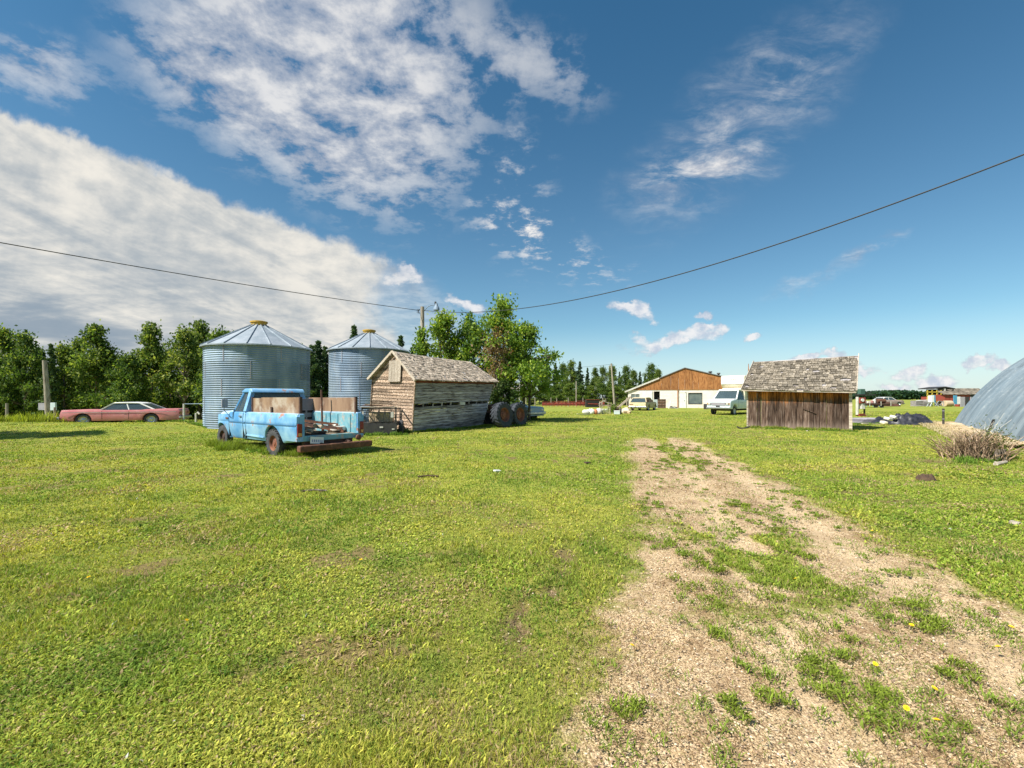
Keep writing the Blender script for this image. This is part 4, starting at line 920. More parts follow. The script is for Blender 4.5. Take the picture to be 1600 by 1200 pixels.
# ---------------------------------------------------------------- blue pickup
GROOVE = M_plain('dark_blue_groove', (.03, .12, .24), (.06, .17, .30), rough=.6)
def pickup():
    t = empty('pickup_truck', (-6.79, 13.78, G0(-6.8, 13.8)-.10), radians(143.1), 'rusty light blue pickup truck with plywood bed sides sunk in the grass', 'pickup truck')
    wr = .37; cz = .40; rx, fx = -1.22, 1.98
    CZ = {2: [.50, .58, .66, .74, .82, .875, .90, .925, .98, 1.05, 1.12, 1.16]}
    def bul(v):
        if abs(v.y) > .88: v.y -= (1 if v.y > 0 else -1)*(.07*((v.z-.92)/.45)**2+(.012 if abs(v.z-.90) < .012 else 0))
        return v
    seam = .33
    for s_ in (1, -1):
        # bed side
        o = MB(); y0, y1 = (.90, .985) if s_ > 0 else (-.985, -.90)
        pr = [(-2.5, .50)]+arch(rx, cz, .47, .42)+[(seam-.01, .42), (seam-.01, 1.20), (-2.42, 1.20), (-2.5, 1.12)]
        o.prism(pr, y0, y1); q = o.build('bed_side', BLUE, t, smooth=True, bevel=.025, seg=3, auto=40, cut=CZ, fn=bul)
        m_ = MB(); m_.bar((-2.47, s_*.984, .90), (seam-.02, s_*.984, .90), .022, .03); m_.build('side_groove', GROOVE, q)
        m_ = MB(); m_.bar((-.72, s_*.945, .53), (seam-.02, s_*.945, .55), .02, .04); m_.build('lower_crease', BLUE, q)
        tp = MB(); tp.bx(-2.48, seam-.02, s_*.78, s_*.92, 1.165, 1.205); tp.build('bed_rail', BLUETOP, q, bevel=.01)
        iw = MB(); iw.bx(-2.46, seam-.02, s_*.76, s_*.79, .60, 1.17, .5)
        for k in range(4): iw.bx(-2.2+k*.62, -2.12+k*.62, s_*.74, s_*.77, .64, 1.14, .8)
        iw.build('bed_inner_wall', TEAL, t)
        ec = MB(); ec.bx(-2.515, -2.44, s_*.77, s_*.905, .50, 1.19); ec.bx(-2.505, -2.44, s_*.90, s_*.975, .50, .60); ec.bx(-2.505, -2.44, s_*.90, s_*.975, .97, 1.14); ec.build('bed_end_cap', BLUE, t, bevel=.012)
        tl = MB(); tl.bx(-2.53, -2.47, s_*.84, s_*.96, .62, .95); l = tl.build('taillight', REDLENS, t, bevel=.01)
        rl = MB(); rl.bx(-2.54, -2.52, s_*.86, s_*.94, .64, .72); rl.build('reverse_lamp', AMBER, l)
        # front fender
        fd = MB(); pr = [(1.42, .42)]+arch(fx, cz, .45, .42)+[(2.44, .50), (2.52, .62), (2.52, .98), (2.42, 1.10), (1.42, 1.13)]
        fd.prism(pr, s_*.80, s_*.985); fd.build('front_fender', BLUE, t, smooth=True, bevel=.04, seg=3, auto=40, cut={2: CZ[2], 0: [1.6, 1.8, 2.0, 2.2, 2.35, 2.45]}, fn=lambda v: bul(Vector((v.x, v.y-(.16*max(0, (v.x-2.0)/.5)**2.5*(1 if v.y > 0 else -1) if abs(v.y) > .9 else 0), v.z))))
        # door
        dr = MB(); dr.prism([(.50, .42), (1.40, .42), (1.40, 1.20), (.50, 1.20)], s_*.90, s_*.985); d = dr.build('door', BLUE, t, smooth=True, auto=40, bevel=.02, seg=2, cut=CZ, fn=bul)
        m_ = MB(); m_.bar((.36, s_*.99, .90), (1.40, s_*.99, .90), .014, .03); m_.build('side_groove', GROOVE, d)
        m_ = MB(); m_.box((.62, s_*1.0, 1.08), (.14, .03, .03)); m_.build('door_handle', CHROME, d)
        m_ = MB(); m_.box((1.52, s_*.99, 1.0), (.16, .02, .05)); m_.build('fender_badge', RUST, t)
        cs = MB(); cs.prism([(seam+.01, .42), (.485, .42), (.485, 1.20), (seam+.01, 1.20)], s_*.84, s_*.98); cs.build('cab_corner', BLUE, t, smooth=True, auto=40, bevel=.018, cut=CZ, fn=bul)
        for x in (rx, fx): add_wheel(t, x, s_*.86, cz, wr, .20, .205, s_, TIRERED if x == rx else DRUST, lugs=22 if x == rx else 0)
        hl = MB(); hl.cyl((2.50, s_*.72, .86), (2.545, s_*.72, .86), .10, n=20); hl.build('headlight', CHROME, t)
        mi = MB(); mi.box((1.22, s_*1.17, 1.44), (.035, .17, .25), (0, 0, s_*.12)); mm = mi.build('mirror', GREYM, t, bevel=.01)
        ar = MB(); ar.tube([(1.25, s_*.98, 1.58), (1.24, s_*1.17, 1.60), (1.235, s_*1.18, 1.25), (1.25, s_*.985, 1.02)], .011, 6); ar.build('mirror_arm', BLACK, mm)
        # plywood boards standing on the rails
        ply = MB(); ply.bx(-2.36, -.30 if s_ > 0 else .10, s_*.80, s_*.82, 1.19, 1.62, .5) 
        if s_ > 0: ply.bx(-.29, .26, s_*.80, s_*.82, 1.19, 1.60, .8)
        pb = ply.build('plywood_side', PLY, t)
        for x in ((-2.38, .22) if s_ > 0 else (-2.38,)):
            st = MB(); st.bx(x-.03, x+.03, s_*.775, s_*.84, .70 if s_ < 0 else 1.0, 1.63, .2); st.build('stake', RUST if s_ < 0 else DRUST, t)
        if s_ > 0:
            st = MB(); st.bx(-.98, -.91, .83, .86, 1.18, 1.36, .2); st.build('stake', DRUST, t)
    # hood
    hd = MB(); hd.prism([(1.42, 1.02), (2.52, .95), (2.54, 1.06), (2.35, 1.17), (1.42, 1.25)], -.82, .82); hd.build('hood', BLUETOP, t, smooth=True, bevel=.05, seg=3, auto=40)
    gr = MB(); gr.bx(2.49, 2.52, -.80, .80, .62, .95); gr.build('grille', DRUST, t)
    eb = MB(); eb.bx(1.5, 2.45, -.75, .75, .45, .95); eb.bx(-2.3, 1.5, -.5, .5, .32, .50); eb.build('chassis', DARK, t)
    bp = MB(); bp.bx(2.50, 2.60, -.72, .72, .42, .56); bp.build('front_bumper', RUST, t, bevel=.02)
    cw = MB(); cw.bx(seam+.01, seam+.05, -.84, .84, .45, 1.24); cw.build('cab_back', BLUE, t)
    fl = MB(); fl.bx(seam+.05, 1.45, -.88, .88, .42, .50); fl.build('cab_floor', DARK, t)
    ds = MB(); ds.bx(1.02, 1.14, -.85, .85, 1.0, 1.19); ds.build('dashboard', BLACK, t, bevel=.02)
    # greenhouse
    hb, ht = .93, .74; z0, z1 = 1.20, 1.78
    C = [(seam+.05, -hb, z0), (1.16, -hb, z0), (1.16, hb, z0), (seam+.05, hb, z0)]; T = [(seam+.12, -ht, z1), (.90, -ht, z1), (.90, ht, z1), (seam+.12, ht, z1)]
    cw_ = MB(); cw_.bx(1.10, 1.44, -.90, .90, 1.14, 1.215); cw_.build('cowl', BLUETOP, t, bevel=.02)
    for k in range(4): pl = MB(); pl.bar(C[k], T[k], .10 if k in (0, 3) else .06, .13 if k in (0, 3) else .06); pl.build('pillar', BLUE, t, bevel=.012)
    for s_ in (-1, 1): pl = MB(); pl.bar((.93, s_*(hb-.01), z0), (.86, s_*(ht+.01), z1), .03, .03); pl.build('vent_post', BLUE, t)
    for s_ in (-1, 1):
        for x in (.332, .492, 1.408):
            pl = MB(); pl.bx(x-.012, x+.012, s_*.93, s_*.965, .45, 1.15); pl.build('panel_gap', DARK, t)
    lowb = MB(); lowb.panel([(seam+.06, -hb+.02, z0), (seam+.06, hb-.02, z0), (seam+.085, hb-.08, 1.36), (seam+.085, -hb+.08, 1.36)], .03); lowb.build('rear_panel', BLUE, t)
    for nm, q in (('windshield', [C[1], C[2], T[2], T[1]]), ('rear_window', [(seam+.085, -hb+.1, 1.36), (seam+.085, hb-.1, 1.36), T[3], T[0]]), ('side_window', [C[0], C[1], T[1], T[0]]), ('side_window', [C[3], C[2], T[2], T[3]])):
        m_ = MB(); m_.panel(q, .008); m_.build(nm, GLASS, t)
    rf = MB()
    rf.prism([(seam-.03, 1.76), (.99, 1.76), (.97, 1.82), (.78, 1.885), (.42, 1.885), (seam+.02, 1.84)], -.80, .80)
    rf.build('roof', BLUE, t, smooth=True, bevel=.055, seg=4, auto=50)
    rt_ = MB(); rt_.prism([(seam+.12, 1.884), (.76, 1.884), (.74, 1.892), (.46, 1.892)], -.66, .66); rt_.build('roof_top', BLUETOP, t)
    se = MB(); se.bx(.48, .62, -.8, .8, .9, 1.42); se.bx(.48, 1.0, -.8, .8, .75, .92); se.build('bench_seat', BLACK, t, bevel=.04)
    sw_ = MB(); sw_.lathe([(.19+.012*cos(a), .012*sin(a)) for a in np.linspace(0, 2*pi, 7)[:-1]], 24, Matrix.Translation((.90, .42, 1.24)) @ Matrix.Rotation(-1.0, 4, 'Y'), closed=True); sw_.build('steering_wheel', BLACK, t)
    # bed
    bf = MB(); bf.bx(-2.47, seam, -.78, .78, .57, .62); 
    for k in range(9): bf.bx(-2.46, seam, -.74+k*.18, -.70+k*.18, .62, .635)
    bf.build('bed_floor', M_plain('muddy_bed', (.24, .19, .13), (.14, .12, .09), rough=.9, scale=5, bmp=.4), t)
    bw = MB(); bw.bx(seam-.05, seam-.01, -.80, .80, .60, 1.18); bw.build('bed_front_wall', TEAL, t)
    sl_ = MB(); sl_.bx(-2.53, -2.45, -.80, .80, .50, .64); sl_.build('bed_sill', TEAL, t, bevel=.012)
    for s_ in (-1, 1):
        wh = MB(); wh.prism([(rx-.5, .62)]+[(rx-.42, .74), (rx-.2, .82), (rx+.2, .82), (rx+.42, .74)]+[(rx+.5, .62)], s_*.56, s_*.77); wh.build('wheel_house', TEAL, t, bevel=.02)
    fr = MB(); fr.bx(-2.50, -2.40, -.62, .78, .36, .50); fr.bx(-2.6, 1.4, -.42, -.34, .34, .46); fr.bx(-2.6, 1.4, .34, .42, .34, .46); fr.build('frame_rail', DRUST, t)
    rb = MB(); rb.bx(-2.80, -2.62, -1.06, 1.04, .26, .42); b_ = rb.build('rear_bumper', RUST, t, bevel=.03)
    for s_ in (-1, 1):
        m_ = MB(); m_.bar((-2.7, s_*.4, .42), (-2.45, s_*.4, .48), .06, .04); m_.build('bracket', DRUST, b_)
    m_ = MB(); m_.cyl((-2.66, -.72, .52), (-2.60, -.72, .52), .075, n=16); m_.cyl((-2.68, -.72, .52), (-2.655, -.72, .52), .05, n=12); m_.build('fuel_ring', RUST, t)
    np_ = MB(); np_.box((-2.62, .50, .52), (.012, .36, .17), (.10, .12, 0)); p_ = np_.build('licence_plate', WHITEP, t)
    for k in range(6):
        m_ = MB(); m_.box((-2.629, .63-.052*k-.0, .52-.005*k), (.006, .022, .06), (.10, .12, 0)); m_.build('plate_character', M_plain('plate_blue', (.12, .16, .40)) if k == 0 else bpy.data.materials['plate_blue'], p_)
    return t
PT = pickup()
def inbed(p):
    M = Matrix.Translation(PT.location) @ Matrix.Rotation(PT.rotation_euler.z, 4, 'Z'); return M @ Vector(p)
PY = PT.rotation_euler.z
# scrap in the pickup bed
o = MB(); o.tube([(0, 0, 0), (.03, .0, .62), (.05, .01, 1.22)], .028, 8); tag(o.build('steel_bar', RUST, loc=inbed((-1.15, -.52, .63))), 'tall rusty steel bar standing upright in the pickup bed', 'steel bar').rotation_euler = (.03, .04, PY)
tag(bpy.data.objects['steel_bar'], None)
t = empty('crate', inbed((.02, -.58, .635)), PY, 'grey slotted plastic crate standing at the front of the pickup bed', 'crate')
CR = M_plain('grey_plastic', (.16, .17, .19), (.20, .21, .23), rough=.6)
q = MB(); q.bx(-.18, -.15, -.3, .3, 0, .95); q.bx(.15, .18, -.3, .3, 0, .95); q.bx(-.18, .18, -.3, -.27, 0, .95); q.bx(-.18, .18, .27, .3, 0, .95); q.bx(-.18, .18, -.3, .3, 0, .03); q.build('box', CR, t, bevel=.006)
for k in range(3):
    for j in range(2):
        q = MB(); q.bx(-.186, -.18, .03+j*-.27, .24+j*-.27, .12+.2*k, .19+.2*k); q.build('slot', DARK, t)
        q = MB(); q.bx(-.19, -.181, .02+j*-.27, .25+j*-.27, .20+.2*k, .215+.2*k); q.build('slat', GREYM, t)
rails = [((-2.2, -.5), (.0, .62), .80, .05, RUST), ((-2.3, -.25), (-.1, .55), .84, .045, DRUST), ((-2.1, -.6), (-.6, -.1), .72, .07, RUST), ((-2.35, .1), (-.4, .6), .70, .05, DRUST), ((-1.9, -.55), (-.2, .3), .90, .04, RUST)]
lbl = ['rusty angle iron lying diagonally on top of the scrap in the pickup bed', 'dark rusty steel rail beneath the angle iron in the pickup bed', 'thick rusty steel beam lying at the tail of the pickup bed', 'dark steel rail along the near side of the pickup bed', 'thin rusty steel flat bar leaning over the scrap in the pickup bed']
for (a, b_, z, w_, mt), lb in zip(rails, lbl):
    q = MB(); A_ = Vector((a[0], a[1], z-.08)); B_ = Vector((b_[0], b_[1], z+.10)); q.bar(A_, B_, w_, .012); q.bar(A_+Vector((0, 0, .03)), B_+Vector((0, 0, .03)), .01, .07)
    o = q.build('steel_rail', mt); tag(o, lb, 'scrap steel', 'scrap steel in the pickup bed')
    o.matrix_world = Matrix.Translation(inbed((0, 0, 0))) @ Matrix.Rotation(PY, 4, 'Z')
LOGM = m_wood('old_firewood', 'x', (.12, .08, .05), (.30, .24, .17), (.46, .40, .32), .35)
for k in range(14):
    x = -2.1+rnd(0, 1.0); y = .66-rnd(0, .55); z = .66+rnd(0, .12)+(.1 if k > 8 else 0)
    q = MB(); L_ = rnd(.25, .5); q.cyl((-L_/2, 0, 0), (L_/2, rnd(-.02, .02), rnd(-.02, .03)), rnd(.035, .06), rnd(.03, .05), 7, tone=rt())
    o = q.build('wood_piece', LOGM, loc=inbed((x, y, z))); o.rotation_euler.z = PY+rnd(-1, 1)
    tag(o, 'short piece of grey scrap wood heaped in the pickup bed', 'wood piece', 'scrap wood in the pickup bed')
q = MB(); q.box((0, 0, 0), (.5, .3, .14), (0, .1, 0)); q.box((.05, .05, .1), (.3, .2, .08), (.1, 0, .3)); o = q.build('white_bag', OFFW, loc=inbed((-1.75, -.60, .72)), bevel=.05, seg=3, smooth=True); o.rotation_euler.z = PY; tag(o, 'crumpled white bag beside the far wall of the pickup bed', 'bag')
# ---------------------------------------------------------------- utility trailer
def trailer():
    t = empty('utility_trailer', (-5.35, 18.55, G0(-5.3, 18.5)-.02), radians(8), 'black steel utility trailer with mesh tailgate in front of the granary', 'trailer')
    f_ = MB()
    for s_ in (-1, 1):
        f_.bar((s_*.66, 0, .40), (s_*.66, 0, 1.16), .05); f_.bar((s_*.66, 1.7, .40), (s_*.66, 1.7, 1.1), .05); f_.bar((s_*.66, 0, 1.08), (s_*.66, 1.7, 1.08), .04); f_.bar((s_*.66, 0, .42), (s_*.66, 1.7, .42), .08)
    f_.bar((-.68, 0, .44), (.68, 0, .44), .06, .14); f_.bar((-.68, 0, 1.10), (.68, 0, 1.10), .05, .05); f_.bar((-.68, 1.7, .44), (.68, 1.7, .44), .06, .1); f_.bx(-.66, .66, 0, 1.7, .46, .50)
    f_.build('frame', BLACK, t)
    g_ = MB()
    for k in range(12):
        x = -.60+k*.11; g_.bar((x, -.03, .52), (x+(.05 if k % 2 else -.04), -.03, 1.06), .012)
    for z in (.62, .78, .94): g_.bar((-.64, -.035, z), (.64, -.035, z+.02), .01)
    for k in range(5): g_.bar((-.6+k*.24, -.04, .55), (-.45+k*.24, -.04, 1.04), .018); 
    for k in range(4): g_.bar((-.4+k*.24, -.045, .55), (-.52+k*.24, -.045, 1.04), .018)
    g_.build('mesh_tailgate', BLACK, t)
    lp = MB(); lp.bx(-.70, .70, -.06, .0, .08, .44); lp.build('rear_apron', BLACK, t)
    for x, z, w_, h_ in ((.52, .84, .11, .22), (.10, .34, .13, .06), (.56, .26, .10, .05), (-.62, .88, .06, .2)):
        q = MB(); q.box((x, -.075, z), (w_, .01, h_)); q.build('reflector', OFFW, t)
    dm_ = MB(); dm_.bx(-.45, .45, .3, 1.3, .5, .95); 
    dm_.build('straw_bale_load', STRAW, t, bevel=.06, seg=2)
    for s_ in (-1, 1): add_wheel(t, s_*.78, .95, .28, .30, .16, .17, s_, BLACK, yaw=-pi/2 if s_ > 0 else -pi/2)
    return t
TR = trailer()
for k, (y, z, a, lb, mt) in enumerate(((.02, 1.15, .02, 'weathered tan plank lying across the top of the black trailer', PLANK), (.20, 1.20, -.12, 'rusty board lying crooked on top of the black trailer', RUST), (.1, 1.24, .2, 'short brown board topmost on the black trailer', WOOD_SUN))):
    q = MB(); q.box((0, 0, 0), (1.5 if k == 0 else (1.25 if k == 1 else .7), .14, .03), (0, .03*k, a), .6)
    o = q.build('loose_board', mt, loc=(TR.location.x+(.0, -.08, -.25)[k], TR.location.y+y, TR.location.z+z)); o.rotation_euler.z = radians(8); tag(o, lb, 'board', 'boards on the trailer')
# ---------------------------------------------------------------- tractor wheels
for k, (x, y, yaw, tl, r, lb) in enumerate(((-.42, 23.25, radians(50), -.14, .65, 'rusty tractor wheel with worn black tyre, nearer one at the granary corner'), (.36, 24.3, radians(52), -.10, .62, 'rusty tractor wheel standing behind the nearer one beside the junk car'))):
    t = empty('tractor_wheel', (x, y, G0(x, y)-.03), yaw, lb, 'tractor wheel', 'tractor wheels beside the granary'); t.rotation_euler.x = tl
    wv = add_wheel(t, 0, 0, r, r, .44, .36, -1, TIRERED, TRUBBER, hub=False, lugs=20, name='tyre')
    q = MB(); q.cyl((0, -.10, r), (0, .1, r), .10, n=16)
    for a in range(8): q.cyl((.2*cos(a*pi/4), -.10, r+.2*sin(a*pi/4)), (.2*cos(a*pi/4), -.04, r+.2*sin(a*pi/4)), .025, n=6)
    q.build('hub', TIRERED, t)
def implement():
    t = empty('farm_implement', (-1.15, 25.3, G0(-1.1, 25.2)), .4, 'rusty dark farm implement frame between the granary and tractor wheels', 'farm implement')
    q = MB(); q.bar((-.8, 0, .75), (.9, 0, .7), .12); q.bar((-.8, .8, .7), (.9, .8, .7), .12); q.bar((-.3, -.1, .7), (-.3, .9, .7), .1); q.bar((.5, -.1, .7), (.5, .9, .7), .1); q.build('beam', RUST, t)
    for k in range(5):
        q = MB(); q.tube([(-.7+k*.35, .3, .7), (-.75+k*.35, .1, .45), (-.65+k*.35, .0, .15), (-.5+k*.35, -.05, 0)], .03, 6); q.build('tine', DRUST, t)
    q = MB(); q.bx(-.7, .8, .5, .6, .0, .66); q.build('shadow_plate', DARK, t)  # near-black plate added for the shadow between granary and wheels
    q = MB(); q.cyl((-.1, .1, .95), (.3, .1, 1.0), .16, n=14); q.build('motor', RUST, t)
implement()
# ================================================================ trees
def m_leaf(name, trans=.3):
    m, g, b = new_mat(name)
    oi = g.node('ShaderNodeObjectInfo').outputs['Random']
    c = g.attr('col', 'Color')
    c = g.mix(1., c, g.mix(oi, (.72, .80, .80), (1.22, 1.14, .95)), 'MULTIPLY')
    g.put(b.inputs['Base Color'], c); b.inputs['Roughness'].default_value = .65; b.inputs['Specular IOR Level'].default_value = .2
    t = g.node('ShaderNodeBsdfTranslucent'); g.put(t.inputs[0], g.mix(1., c, (1.2, 1.2, .5), 'MULTIPLY'))
    mx = g.node('ShaderNodeMixShader'); mx.inputs[0].default_value = trans
    o = m.node_tree.nodes['Material Output']
    g.l.new(b.outputs[0], mx.inputs[1]); g.l.new(t.outputs[0], mx.inputs[2]); g.l.new(mx.outputs[0], o.inputs[0]); return m
MLEAF = m_leaf('tree_leaf', .5); MNEEDLE = m_leaf('needle', .2)
def leaf_mesh(name, C, size, col, mat, parent, flat=.0, elong=1.5):
    n = len(C); u = RNG.normal(size=(n, 3)); u /= np.linalg.norm(u, axis=1, keepdims=True)
    w_ = RNG.normal(size=(n, 3)); w_[:, 2] += flat*3; v = np.cross(u, w_); v /= np.linalg.norm(v, axis=1, keepdims=True)+1e-9
    s = (size*RNG.uniform(.4, 1.55, n))[:, None]
    a, b = u*s*elong/2, v*s/2
    V = np.stack([C-a, C+b*.9-a*.1, C+a, C-b*.9+a*.1], 1).reshape(-1, 3)
    f = np.arange(n*4).reshape(-1, 4)
    c = np.repeat(col, 4, 0)
    return np_mesh(name, V, f, mat, parent=parent, cols=c)
def leaf_cols(C, n, base, yel, dk, sc):
    t = fbm(C[:, 0]*sc+C[:, 2]*sc*.7+50, C[:, 1]*sc+C[:, 2]*sc+50, 7, 3); r = RNG.random(n)
    f = np.clip(sstep(.38, .66, t)+.5*(r-.5), 0, 1)[:, None]
    c = np.array(dk)*(1-f)+np.array(base)*f; k = (RNG.random(n) < .22)[:, None]; c = np.where(k, np.array(yel), c)
    return np.concatenate([c*RNG.uniform(.75, 1.25, (n, 1)), np.ones((n, 1))], 1)
def limbs(mb, base, tips, r0, kink=.15):
    for p in tips:
        p = Vector(p); b = Vector(base); m_ = b.lerp(p, .5)+Vector((rnd(-kink, kink), rnd(-kink, kink), rnd(-.1, .3)))
        mb.tube([b, b.lerp(m_, .5), m_, m_.lerp(p, .55), p], r0, 6, r1=.012)
def broad(name, h, spread, lab, cat, loc, nl=7000, ncl=70, leaf=.16, base=(.15, .235, .05), yel=(.28, .34, .085), dk=(.07, .125, .032), low=.15, shape=.5, sig=.34, seed=0, top=1.0, group=None, trunks=1):
    t = empty(name, loc, 0, lab, cat, group)
    rg = np.random.default_rng(seed)
    ks = []
    while len(ks) < ncl:
        z = rg.uniform(low, 1); env = max(.06, math.sin(pi*min(1, (z-low*.5)/(1.0-low*.5))**shape))*(1 if z < .85 else .9)
        a = rg.uniform(0, 2*pi); r = spread*env*math.sqrt(rg.uniform(.05, 1))*rg.uniform(.75, 1.15)*(.62+.85*float(vn(a*1.1+seed, z*4.5, seed)))
        ks.append((r*cos(a), r*sin(a), z*h))
    ks = np.array(ks)
    sz = rg.uniform(.55, 1.3, ncl)
    idx = rg.choice(ncl, nl, p=(sz**2)/(sz**2).sum())
    C = ks[idx]+rg.normal(size=(nl, 3))*np.array([1, 1, .75])*(sig*sz[idx])[:, None]*h/8
    C[:, 2] = np.maximum(C[:, 2], .1)
    leaf_mesh('crown', C, leaf, leaf_cols(C, nl, base, yel, dk, 1.1), MLEAF, t)
    tr = MB()
    for q in range(trunks):
        ox = (q-(trunks-1)/2)*.3
        tr.tube([(ox, 0, -.3), (ox*1.2, .02, h*.2), (ox*1.5+.05, .05, h*.5), (ox*1.8, 0, h*.93)], .028*h**.9/ (1+.4*(trunks-1)), 9, r1=.02)
        for z in (.25, .38, .5, .65): 
            sel = [k for k in ks if abs(k[2]/h-z-.12) < .1][:6]
            limbs(tr, (ox*1.3, 0, z*h), sel, .012*h*.5)
    tr.build('trunk', BARK, t, smooth=True); return t
def spruce(h, rad, lab, loc, seed, group=None, nl=9500, leaf=.13, name='spruce_tree', cat='tree'):
    t = empty(name, loc, 0, lab, cat, group); rg = np.random.default_rng(seed)
    C = []; 
    nt = 24
    for k in range(nt):
        z = h*(.07+.91*(k/(nt-1))); R_ = rad*(1-(k/(nt-1)))**.78*rg.uniform(.6, 1.2)+.05; nb = int(10-5*k/nt)
        for b in range(nb):
            a = rg.uniform(0, 2*pi); m_ = max(6, int(nl/nt/nb*1.6*(1-k/nt*.6))); s = rg.uniform(.05, 1, m_)
            rr = R_*rg.uniform(.7, 1.2)
            C.append(np.stack([cos(a)*rr*s+rg.normal(size=m_)*.07*(1.2-s), sin(a)*rr*s+rg.normal(size=m_)*.07, z-.30*rr*s+.12*rr*s*s+rg.normal(size=m_)*.07], 1))
    C = np.concatenate(C); n = len(C)
    leaf_mesh('crown', C, leaf, leaf_cols(C, n, (.085, .15, .06), (.14, .20, .07), (.045, .085, .04), 1.5), MNEEDLE, t, elong=2.2)
    tr = MB(); tr.tube([(0, 0, -.3), (0, 0, h*.5), (0, 0, h*.97)], .02*h, 8, r1=.015); tr.build('trunk', BARK, t, smooth=True); return t
def place(src, loc, rz, sx, sz, lab, group, first=False):
    o = src if first else copy_tree(src)
    o.location = loc; o.rotation_euler.z = rz; o.scale = (sx, sx, sz); o['label'] = lab; o['group'] = group; return o
# near maples behind the granary
def loc_at(x, y, dz=0): return (x, y, G0(x, y)+dz)
MG = dict(base=(.24, .36, .055), yel=(.42, .50, .10), dk=(.12, .21, .04))
broad('maple_tree', 6.45, 2.2, 'bright green maple behind the granary roof beside the yard light pole', 'tree', loc_at(-4.25, 28.9), nl=8500, ncl=54, leaf=.115, low=.2, shape=.55, sig=.34, seed=3, trunks=2, **MG)
broad('maple_tree', 6.7, 1.95, 'slender bright green maple behind the middle of the granary roof', 'tree', loc_at(-2.7, 29.4), nl=7000, ncl=44, leaf=.115, low=.2, shape=.6, sig=.34, seed=5, trunks=2, **MG)
broad('maple_tree', 7.5, 1.95, 'tallest bright green maple rising behind the right end of the granary', 'tree', loc_at(-.6, 29.0), nl=9500, ncl=52, leaf=.115, low=.16, shape=.7, sig=.30, seed=9, trunks=3, **MG)
broad('maple_tree', 6.0, 2.35, 'broad green maple right of the granary spreading over the junk car', 'tree', loc_at(.95, 29.8), nl=10500, ncl=56, leaf=.115, low=.30, shape=.75, sig=.36, seed=13, trunks=2, **MG)
broad('shrub', 2.3, .75, 'low green shrub growing up beside the tractor wheels', 'shrub', loc_at(-.5, 26.2), nl=2600, ncl=22, leaf=.10, low=.15, shape=.8, sig=.5, seed=21, base=(.06, .11, .03), yel=(.12, .16, .06), dk=(.03, .06, .02))
broad('vine', 3.4, .30, 'leafy green vine climbing the yard light pole', 'vine', loc_at(-5.35, 27.3, 2.1), nl=2600, ncl=30, leaf=.12, low=.02, shape=.4, sig=.4, seed=23, **MG)
# dead tree with brown hanging foliage
t = broad('dead_tree', 5.3, .62, 'dead tree with brown withered foliage between the maples and granary', 'tree', loc_at(-.95, 27.4), nl=1300, ncl=20, leaf=.10, low=.45, shape=.8, sig=.42, seed=31, base=(.26, .19, .12), yel=(.36, .28, .19), dk=(.13, .085, .05))
q = MB()
for k in range(26):
    a = rnd(0, 2*pi); z = rnd(1.5, 4.8); r = rnd(.3, .9); q.tube([(0, 0, z), (r*.5*cos(a), r*.5*sin(a), z+rnd(-.1, .3)), (r*cos(a), r*sin(a), z-rnd(.1, .6))], .018, 5, r1=.006)
q.tube([(0, 0, 1.9), (.6, -.3, 2.1), (1.2, -.5, 2.0), (1.7, -.5, 2.3)], .035, 6, r1=.012)
q.build('dead_branch', PLANK, t)
# prototypes for the tree lines
PB = [broad('poplar_tree', 9.0, 2.3, 'x', 'tree', (0, 0, 0), nl=9500, ncl=58, leaf=.17, low=.12, shape=.75, sig=.34, seed=41),
      broad('poplar_tree', 9.0, 1.9, 'x', 'tree', (0, 0, 0), nl=8000, ncl=40, leaf=.17, low=.28, shape=.6, sig=.34, seed=43, base=(.18, .26, .06), yel=(.30, .35, .10)),
      broad('poplar_tree', 9.0, 2.6, 'x', 'tree', (0, 0, 0), nl=9500, ncl=56, leaf=.18, low=.02, shape=.85, sig=.38, seed=47, base=(.13, .21, .05)),
      broad('poplar_tree', 9.0, 2.0, 'x', 'tree', (0, 0, 0), nl=5500, ncl=28, leaf=.17, low=.38, shape=.6, sig=.32, seed=49, base=(.18, .25, .07), yel=(.30, .34, .11))]
PS = [spruce(9.0, 2.1, 'x', (0, 0, 0), 51), spruce(9.0, 1.6, 'x', (0, 0, 0), 53)]
used = set()
def put(kind, var, px_, top, Y, lab, group, wide=1.):
    src = (PB if kind == 'b' else PS)[var]; x = (px_-800)/F*Y; z = G0(x, Y); h = 1.5+(622-top)/F*Y-z
    key = (kind, var); first = key not in used; used.add(key)
    k = h/9.0; return place(src, (x, Y, z-.1), rnd(0, 6.28), k*wide, k, lab, group, first)
ORD = ['first', 'second', 'third', 'fourth', 'fifth', 'sixth', 'seventh', 'eighth', 'ninth', 'tenth', 'eleventh', 'twelfth', 'thirteenth', 'fourteenth', 'fifteenth', 'sixteenth', 'seventeenth', 'eighteenth', 'nineteenth', 'twentieth', 'twenty-first', 'twenty-second', 'twenty-third', 'twenty-fourth', 'twenty-fifth', 'twenty-sixth']
LT = [(-70, 525, 'b', 0, .9), (-30, 535, 'b', 2, .9), (6, 517, 'b', 0, .8), (38, 524, 'b', 2, .75), (58, 538, 'b', 3, .7), (80, 536, 's', 1, .9), (100, 542, 'b', 0, .8), (124, 534, 'b', 2, .8), (150, 512, 'b', 1, .95), (178, 566, 'b', 0, 1.), (202, 556, 'b', 2, .9), (236, 509, 'b', 1, .85), (262, 552, 'b', 0, .9), (288, 507, 'b', 3, .85), (312, 506, 'b', 1, .8), (345, 520, 'b', 0, .9), (400, 545, 'b', 2, 1.1), (455, 540, 'b', 0, 1.)]
